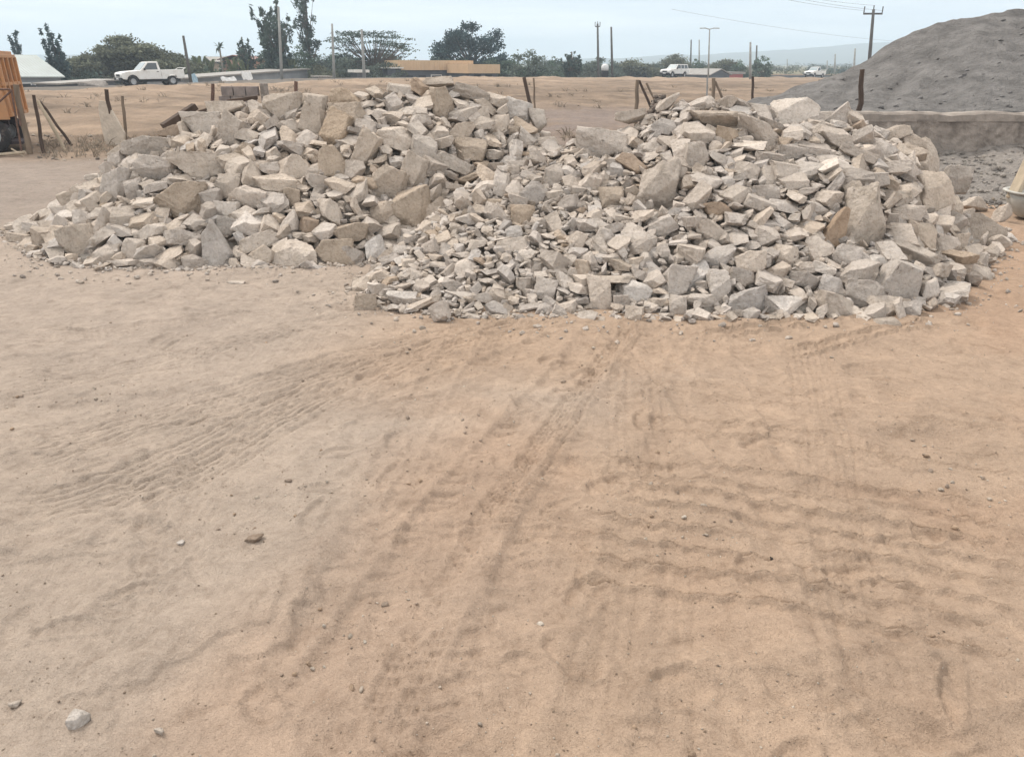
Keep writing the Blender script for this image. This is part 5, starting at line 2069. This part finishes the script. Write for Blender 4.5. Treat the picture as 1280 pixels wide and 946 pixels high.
def tree(name, label, u, hw, vt, y, style, col, seed, n_per=170, size=.28, bark='bark', cat='tree', group='trees and bushes along the road', dens=1.0):
    top = at(u, vt, y)
    bx, by = top[0], y
    bz = float(G0(bx, by))
    H = top[2] - bz
    Wd = hw * (y / 1.075) / FPX
    r = np.random.RandomState(seed)
    o = empty(name, (bx, by, bz - .05), label, cat, group)
    cl, limbs = [], []
    flat, long = 0, 1.0
    Dp = Wd if Wd < 3.5 else 2.2 + .35 * Wd
    if style == 'dome':
        n = int((46 + 16 * Wd) * dens)
        for i in range(n):
            a = r.uniform(0, 6.28)
            q = r.rand() ** .5
            x, yy = q * math.cos(a), q * math.sin(a)
            zt = math.sqrt(max(0, 1 - x * x * .92 - yy * yy * .5)) * r.uniform(.78, 1.0)
            z = zt * (r.rand() ** .55)
            cr = r.uniform(.10, .2) * min(H, Wd * 1.2)
            cl.append(((x * (Wd - cr * .6), yy * Dp, max(.15, z * (H - cr * .5))), (cr * 1.5, cr * 1.4, cr * .75)))
            if i % 4 == 0:
                limbs.append(cl[-1][0])
        tr0 = .12
    elif style == 'mound':     # wide thicket of umbrella thorn: sloping layered top
        n = 260 if Wd > 4 else 170
        for i in range(n):
            x = r.uniform(-1, 1)
            prof = np.interp(x, [-1, -.85, -.7, -.45, -.15, .05, .3, .6, .85, 1], [.3, .55, .66, .74, .95, 1.0, .88, .72, .58, .35])
            z = H * prof * (r.rand() ** .33)
            yy = r.uniform(-1, 1) * Dp * .8
            z *= 1 - .25 * (yy / Dp) ** 2
            cr = r.uniform(.45, .95)
            cl.append(((x * Wd, yy, max(.2, z - cr * .3)), (cr * 1.7, cr * 1.3, cr * .50)))
            if i % 3 == 0:
                limbs.append(cl[-1][0])
        flat = .5
        tr0 = .16
    elif style == 'tuft':      # several leaders carrying upright tufts
        nl = 13
        for i in range(nl):
            a = r.uniform(0, 6.28)
            q = r.uniform(.15, .85)
            lx, ly = q * math.cos(a) * Wd, q * math.sin(a) * Wd
            topz = H * r.uniform(.72, 1.0) * (1 - .12 * q)
            m = int(11 * dens)
            for k in range(m):
                f = .30 + .70 * k / m + r.uniform(-.03, .03)
                sp_ = .4 + .75 * math.sin(min(1, (f - .22) * 1.25) * math.pi * .62 + .15)
                x, yy = lx * sp_ + r.randn() * .16 * Wd, ly * sp_ + r.randn() * .16 * Wd
                z = topz * f
                cr = r.uniform(.055, .10) * H * (1.12 - f * .55) * .62
                cl.append(((x, yy, z), (cr * .62, cr * .62, cr * 1.5)))
                if k % 2 == 0:
                    limbs.append((x, yy, z))
        long = 1.5
        tr0 = .2
    elif style == 'sparse':
        for k in range(int(50 * dens)):
            f = r.uniform(.34, 1)
            a = r.uniform(0, 6.28)
            q = Wd * r.uniform(.05, 1) * (1.05 - .35 * abs(f - .7))
            z = H * f
            cr = r.uniform(.022, .042) * H
            c = (q * math.cos(a), q * math.sin(a), z)
            cl.append((c, (cr, cr, cr * 1.25)))
            limbs.append(c)
        tr0 = .16
    elif style == 'spire':     # narrow conifers, a few pointed tops
        tops = [(-.55, .92), (.05, 1.0), (.55, .84), (.2, .7)] if Wd > .9 else [(-.3, .9), (.2, 1.0)]
        for (tx, th) in tops:
            for k in range(17):
                f = .12 + .88 * k / 16
                cr = (1 - f) * Wd * .55 + .14
                cl.append(((tx * Wd * (.45 + .55 * f) + r.randn() * .12, r.randn() * .25 * Wd, H * th * f), (cr * .85, cr * .85, .055 * H)))
            limbs.append((tx * Wd, 0, H * th * .93))
        long = 1.7
        tr0 = .12
    elif style == 'umbrella':  # airy flat sprays on a visible fan of limbs
        for k in range(int(95 * dens)):
            x = r.uniform(-1, 1)
            lay = r.choice([.52, .66, .80, .93], p=[.2, .25, .28, .27])
            z = H * (lay + r.uniform(-.045, .05)) * (1 - .10 * abs(x) ** 2)
            yy = r.uniform(-.6, .6) * Wd
            cr = r.uniform(.45, .95)
            c = (x * Wd * (.65 + .4 * lay), yy, z)
            cl.append((c, (cr * 1.35, cr, cr * .22)))
            limbs.append(c)
        flat = .85
        tr0 = .2
    elif style == 'round':     # big broad crown on a trunk with sky holes
        for k in range(int(84 * dens)):
            a = r.uniform(0, 6.28)
            x, yy = r.uniform(-1, 1), r.uniform(-.7, .7)
            zt = .80 + .2 * math.cos(x * 5.2 + .6) * .45 + .12
            z = H * (r.uniform(.36, zt) if abs(x) < .8 else r.uniform(.35, .72))
            if .48 < z / H < .62 and abs(abs(x) - .33) < .17:
                continue
            cr = r.uniform(.55, 1.0)
            c = (x * Wd * .92, yy * Wd * .8, z)
            cl.append((c, (cr * 1.15, cr, cr * .72)))
            if k % 2 == 0:
                limbs.append(c)
        tr0 = .26
    V, Q, cc = leaves(cl, n_per, size, col, seed, flat, long=long)
    link('foliage' if cat == 'bush' else 'crown', fast_mesh('crown', V, Q, False, cc), M['leaf'], o)
    m = MB()
    hf = .62 if style in ('tuft', 'sparse') else .42
    if style in ('dome', 'mound'):
        hf = .25
    jx = [r.uniform(-.06, .06) * H for _ in range(4)]
    tk_ = [(0, 0, 0), (jx[0] * .4, jx[1] * .4, H * hf * .5), (jx[0], jx[1], H * hf), (jx[0] * 1.1, jx[1] * 1.1, H * min(.93, hf * 1.5))]
    m.tube(tk_, [tr0 * 1.3, tr0, tr0 * .75, tr0 * .3], 9)
    for c in limbs:
        f = min(.95, max(.2, c[2] / H * .62))
        i = f / hf * 2 if f < hf else 2
        i = min(i, 1.99)
        k = int(i)
        s0 = np.array(tk_[k]) + (np.array(tk_[k + 1]) - np.array(tk_[k])) * (i - k)
        c = np.array(c)
        mid = s0 + (c - s0) * .55 + np.array([0, 0, -.06 * H * r.rand()])
        m.tube([s0, mid, c], [tr0 * .36, tr0 * .22, tr0 * .08], 5, cap=False)
    m.build('stem' if cat == 'bush' else 'trunk', M[bark], o, smooth=True)
    return o


OL = (.158, .168, .120)      # olive grey thorn
DG = (.085, .116, .098)
DB = (.058, .092, .096)
MG = (.108, .148, .112)
GG = (.132, .160, .136)
tree('conifer', 'narrow conifer poking up behind the orange truck', 15, 9, 39, 78, 'spire', DB, 1, 420, .26)
tree('conifer', 'group of pointed dark conifer tops beside the pale shed roof', 61, 14, 33, 70, 'spire', DB, 2, 420, .26)
tree('thorn_tree', 'wide dense grey green thorn tree spreading behind the white pickup', 154, 82, 41, 80, 'mound', OL, 3, 300, .30, 'pale_bark')
tree('leafy_tree', 'dark leafy tree with upright tufts right of the small palm', 298, 20, 40, 88, 'tuft', DG, 4, 330, .28)
tree('tall_tree', 'tall dense feathery tree reaching out of the top of the photo', 336, 25, -16, 84, 'tuft', DG, 5, 300, .30, dens=1.25)
tree('slender_tree', 'tall sparse slender tree with scattered tufts, next to the dense one', 378, 15, -12, 92, 'sparse', DG, 6, 420, .26)
tree('bush', 'rounded dark green bush under the tall sparse slender tree', 374, 24, 50, 88, 'dome', MG, 7, 190, .26, cat='bush')
tree('bush', 'small dark bush between the two tall trees', 352, 14, 58, 82, 'dome', DG, 8, 190, .26, cat='bush')
tree('bush', 'dusty olive bush left of the airy acacia', 402, 26, 70, 82, 'dome', OL, 9, 190, .24, cat='bush')
tree('acacia', 'airy acacia with flat open sprays of leaves against the sky', 461, 50, 36, 88, 'umbrella', DG, 10, 300, .22)
tree('bush', 'dusty green bush under the left half of the airy acacia', 434, 30, 66, 84, 'dome', GG, 11, 190, .24, cat='bush')
tree('bush', 'dusty green bush under the right half of the airy acacia', 481, 27, 66, 84, 'dome', GG, 12, 190, .24, cat='bush')
tree('broad_tree', 'big dark broad-crowned tree with two lobes behind the tan-roofed shops', 588, 46, 32, 100, 'round', DB, 13, 230, .32, dens=1.2)
tree('bush', 'green bush directly below the big dark broad-crowned tree, left half', 570, 34, 65, 98, 'dome', MG, 14, 190, .28, cat='bush')
tree('bush', 'green bush below the big dark broad-crowned tree, right half', 622, 34, 66, 98, 'dome', MG, 15, 190, .28, cat='bush')
tree('leafy_tree', 'ragged green tree right of the tan-roofed shops', 664, 30, 54, 94, 'dome', GG, 16, 150, .3, dens=.7)
tree('leafy_tree', 'dark bushy tree with two tops right of the ragged green tree', 713, 18, 61, 98, 'tuft', DG, 17, 330, .28, dens=1.2)
tree('bush', 'low green hedge-like bush behind the tilted dark post', 668, 44, 76, 96, 'dome', MG, 18, 190, .26, cat='bush')
tree('bush', 'pale dusty scrub at the foot of the small crossarm pole', 746, 17, 66, 118, 'dome', GG, 19, 150, .32, cat='bush')
tree('thorn_tree', 'low flat thorn tree right of the dark slim pole', 790, 34, 72, 130, 'mound', OL, 20, 110, .34, 'pale_bark')
tree('thorn_tree', 'low rounded thorn tree left of the white car', 844, 28, 67, 140, 'mound', OL, 21, 110, .34, 'pale_bark')
tree('bush', 'small pointed green bush rising over the white car roof', 874, 9, 62, 132, 'dome', MG, 22, 170, .3, cat='bush')
tree('thorn_tree', 'low thorn tree behind the gabled hut', 908, 30, 73, 142, 'mound', OL, 23, 110, .34, 'pale_bark')
tree('bush', 'green bush just left of the round green tree', 925, 13, 73, 132, 'dome', MG, 24, 170, .3, cat='bush')
tree('leafy_tree', 'round green tree right of the pale pole', 955, 14, 65, 128, 'dome', MG, 25, 200, .3)
tree('bush', 'small dark far bush under the middle far pole', 1042, 9, 84, 230, 'dome', DG, 26, 130, .4, cat='bush')
tree('bush', 'small dark far bush next to the grey mound', 1059, 9, 84, 215, 'dome', DG, 27, 130, .4, cat='bush')
tree('bush', 'small far tree-like bush behind the distant pickup', 1016, 7, 82, 240, 'dome', DG, 28, 130, .4, cat='bush')
tree('bush', 'low dark bush behind the low dark shack', 105, 30, 84, 72, 'dome', DG, 29, 170, .26, cat='bush')
tree('bush', 'dark green bush behind the left part of the stall row', 250, 22, 74, 90, 'dome', MG, 30, 170, .28, cat='bush')
tree('bush', 'dark bush filling the gap behind the middle of the stall row', 305, 30, 72, 98, 'dome', DG, 31, 170, .3, cat='bush')

for k, (u, hw, vt, y, st, col, lab) in enumerate([
        (215, 24, 70, 86, 'dome', MG, 'green bush behind the tailgate of the white pickup'),
        (330, 20, 62, 90, 'dome', MG, 'green bush at the foot of the tall dense feathery tree'),
        (282, 16, 66, 96, 'dome', MG, 'green bush behind the small palm trunk'),
        (517, 20, 69, 104, 'dome', GG, 'grey green bush rising behind the left end of the tan roof'),
        (640, 20, 64, 102, 'dome', MG, 'green bush just right of the big broad-crowned tree'),
        (692, 20, 66, 104, 'dome', MG, 'green bush left of the dark two-topped tree'),
        (733, 16, 73, 112, 'dome', GG, 'grey green bush left of the small crossarm pole'),
        (768, 18, 74, 126, 'dome', GG, 'grey green scrub behind the white rounded tank'),
        (816, 22, 75, 138, 'dome', GG, 'grey green scrub between the two low thorn trees'),
        (880, 24, 76, 148, 'dome', GG, 'grey green scrub right behind the white car'),
        (236, 22, 62, 100, 'dome', MG, 'tall green bush behind the dark leaning pole'),
        (262, 18, 66, 103, 'dome', GG, 'grey green bush behind the tan house'),
        (320, 16, 60, 104, 'dome', MG, 'green bush behind the small pink house'),
        (400, 24, 62, 106, 'dome', GG, 'grey green bush in the gap left of the airy acacia'),
        (428, 30, 60, 108, 'dome', MG, 'broad green bush far behind the left pole of the airy acacia'),
        (488, 30, 62, 108, 'dome', GG, 'broad grey green bush far behind the right side of the airy acacia'),
        (548, 26, 66, 112, 'dome', MG, 'green bush in the gap left of the big broad-crowned tree'),
        (690, 30, 70, 120, 'dome', GG, 'broad grey green scrub behind the dark two-topped tree'),
        (100, 24, 62, 92, 'dome', OL, 'olive bush between the pointed conifers and the wide thorn tree'),
        (222, 20, 66, 96, 'dome', OL, 'olive bush at the right end of the wide thorn tree')]):
    tree('bush', lab, u, hw, vt, y, st, col, 60 + k, 190, .28, cat='bush')

# far scrub nobody could count
cl = []
for i in range(360):
    u = rng.uniform(690, 1120)
    y = rng.uniform(170, 330)
    P = at(u, 88, y)
    hgt = rng.uniform(.5, 2.2)
    cl.append(((P[0], P[1], float(G0(P[0], P[1])) + hgt * .5), (rng.uniform(1.2, 3), 1.5, hgt * .55)))
for i in range(260):
    u = rng.uniform(-100, 720)
    y = rng.uniform(104, 190)
    P = at(u, 88, y)
    hgt = rng.uniform(.8, 2.4)
    cl.append(((P[0], P[1], float(G0(P[0], P[1])) + hgt * .5), (rng.uniform(1.2, 2.6), 1.5, hgt * .6)))
for i in range(800):
    x = rng.uniform(-700, 900)
    y = rng.uniform(340, 1150)
    hgt = rng.uniform(1, 3.0)
    cl.append(((x, y, float(G0(x, y)) + hgt * .45), (rng.uniform(2, 6), 3, hgt * .6)))
V, Q, cc = leaves(cl, 22, .55, (.085, .095, .06), 99, .3)
o = link('far_scrub', fast_mesh('far_scrub', V, Q, False, cc), M['leaf'])
tag(o, 'far scrub and low trees reading as one dark band below the hills', 'scrub', kind='stuff')

# palm and banana plants
def palm(name, label, u, vt, y, hw, nf, col, trunk, seed, cat='palm', up=.55):
    r = np.random.RandomState(seed)
    top = at(u, vt, y)
    bz = float(G0(top[0], y))
    H = top[2] - bz
    Wd = hw * (y / 1.075) / FPX
    o = empty(name, (top[0], y, bz), label, cat)
    hub = H * trunk
    m = MB().tube([(0, 0, -.1), (.05, 0, hub * .5), (0, 0, hub)], [.13, .10, .09], 9)
    m.build('trunk', M['pale_bark'], o, smooth=True)
    vs, cs = [], []
    bw_ = .24 if cat == 'banana plant' else .16
    for k in range(nf):
        a = k * 2.399 + r.uniform(-.2, .2)
        el = r.uniform(.1, up * 2)
        Lf = Wd * r.uniform(.8, 1.1)
        pts = []
        for i in range(8):
            f = i / 7
            rr = Lf * f
            z = hub + (H - hub) * min(1.0, math.sin(el) * f * 1.9 - 1.0 * f * f * (.35 + .65 * math.cos(el)))
            pts.append(np.array([rr * math.cos(a), rr * math.sin(a), z]))
        side = np.array([-math.sin(a), math.cos(a), 0])
        for i in range(7):
            w0 = bw_ * Lf * math.sin(math.pi * (i / 7 * .85 + .12))
            w1 = bw_ * Lf * math.sin(math.pi * ((i + 1) / 7 * .85 + .12))
            for s in (-1, 1):
                dr = np.array([0, 0, -.5])
                vs.append(np.stack([pts[i], pts[i + 1], pts[i + 1] + (side * s + dr) * w1, pts[i] + (side * s + dr) * w0]))
                cs.append(np.repeat(np.clip(np.array([col]) * (1 + .2 * r.randn()), .01, .4), 4, 0))
    V = np.vstack(vs)
    link('fronds', fast_mesh('fronds', V, np.arange(len(V)).reshape(-1, 4), False, np.vstack(cs)), M['leaf'], o)
    return o


palm('palm_tree', 'small round-headed palm on a thin trunk above the banana plants', 273, 51, 86, 7, 16, DG, .86, 1, up=.5)
for k, (u, vt, hw, lab) in enumerate([(248, 70, 10, 'banana plant nearest to the white pickup, at the left end'), (262, 74, 9, 'low banana plant left of the small palm trunk'),
                                      (289, 72, 11, 'banana plant right of the small palm trunk'), (304, 75, 9, 'low banana plant beside the pink house'),
                                      (364, 74, 9, 'banana plant between the tall pale pole and the stall row end')]):
    palm('banana_plant', lab, u, vt, 85 if k < 4 else 84, hw, 11, (.13, .15, .085), .5, 20 + k, 'banana plant', .75)

# ------------------------------------------------------------------ haze
mh = bpy.data.materials.new('haze')
mh.use_nodes = True
nt = mh.node_tree
nt.nodes.remove(nt.nodes['Principled BSDF'])
pvn = nt.nodes.new('ShaderNodeVolumePrincipled')
pvn.inputs['Color'].default_value = (.70, .85, 1.0, 1)
pvn.inputs['Density'].default_value = .0010
pvn.inputs['Anisotropy'].default_value = 0.1
nt.links.new(pvn.outputs[0], nt.nodes['Material Output'].inputs['Volume'])
o = MB().box((0, 880, 22), (3700, 2000, 54)).build('haze', mh)
tag(o, 'pale haze that fades the far trees and hills', 'haze', kind='stuff')

# ------------------------------------------------------------------ light
SUN_EL, SUN_AZ = R(52), R(-52)      # azimuth from +Y towards +X
w = bpy.data.worlds.new('World')
sc.world = w
w.use_nodes = True
nt = w.node_tree
bg = nt.nodes['Background']
sky = nt.nodes.new('ShaderNodeTexSky')
sky.sky_type = 'NISHITA'
sky.sun_disc = False
sky.sun_elevation = SUN_EL
sky.sun_rotation = SUN_AZ
sky.altitude = 1500
sky.air_density = 1.0
sky.dust_density = 2.0
tc = nt.nodes.new('ShaderNodeTexCoord')
mp = nt.nodes.new('ShaderNodeMapping')
mp.inputs['Scale'].default_value = (1.3, 1.3, 14.0)
nt.links.new(tc.outputs['Generated'], mp.inputs[0])
cn = nt.nodes.new('ShaderNodeTexNoise')
cn.inputs['Scale'].default_value = 2.2
cn.inputs['Detail'].default_value = 6
cn.inputs['Roughness'].default_value = .55
nt.links.new(mp.outputs[0], cn.inputs['Vector'])
cloud = ramp(nt, cn.outputs['Fac'], [(.36, (6.8, 7.6, 8.35)), (.66, (9.0, 9.5, 9.8))])
sep = nt.nodes.new('ShaderNodeSeparateXYZ')
nt.links.new(tc.outputs['Generated'], sep.inputs[0])
cloud2 = ramp(nt, cn.outputs['Fac'], [(.3, (10.4, 9.9, 9.3)), (.7, (13.0, 12.3, 11.5))])
up_ = ramp(nt, sep.outputs['Z'], [(.10, 0.0), (.55, 1.0)])
cloud = mixc(nt, 'MIX', up_, cloud, cloud2)
colr = mixc(nt, 'MIX', .92, sky.outputs[0], cloud)
nt.links.new(colr, bg.inputs[0])
bg.inputs[1].default_value = .10
sd = bpy.data.lights.new('sun', 'SUN')
sd.energy = 2.3
sd.angle = R(13)
sd.color = (1.0, .93, .84)
so = bpy.data.objects.new('sun', sd)
C.objects.link(so)
dv = Vector((math.sin(SUN_AZ) * math.cos(SUN_EL), math.cos(SUN_AZ) * math.cos(SUN_EL), math.sin(SUN_EL)))
so.rotation_euler = dv.to_track_quat('Z', 'Y').to_euler()
so.location = (0, 0, 60)

# ------------------------------------------------------------------ render settings
sc.render.engine = 'CYCLES'
sc.view_settings.view_transform = 'Standard'
sc.view_settings.look = 'None'
sc.view_settings.exposure = 0.36
sc.view_settings.gamma = 1.0
sc.view_settings.use_curve_mapping = False
sc.cycles.max_bounces = 6
sc.cycles.diffuse_bounces = 3
sc.cycles.volume_bounces = 2
sc.cycles.transparent_max_bounces = 8
sc.cycles.use_denoising = True
sc.cycles.use_adaptive_sampling = True
sc.cycles.adaptive_threshold = .015
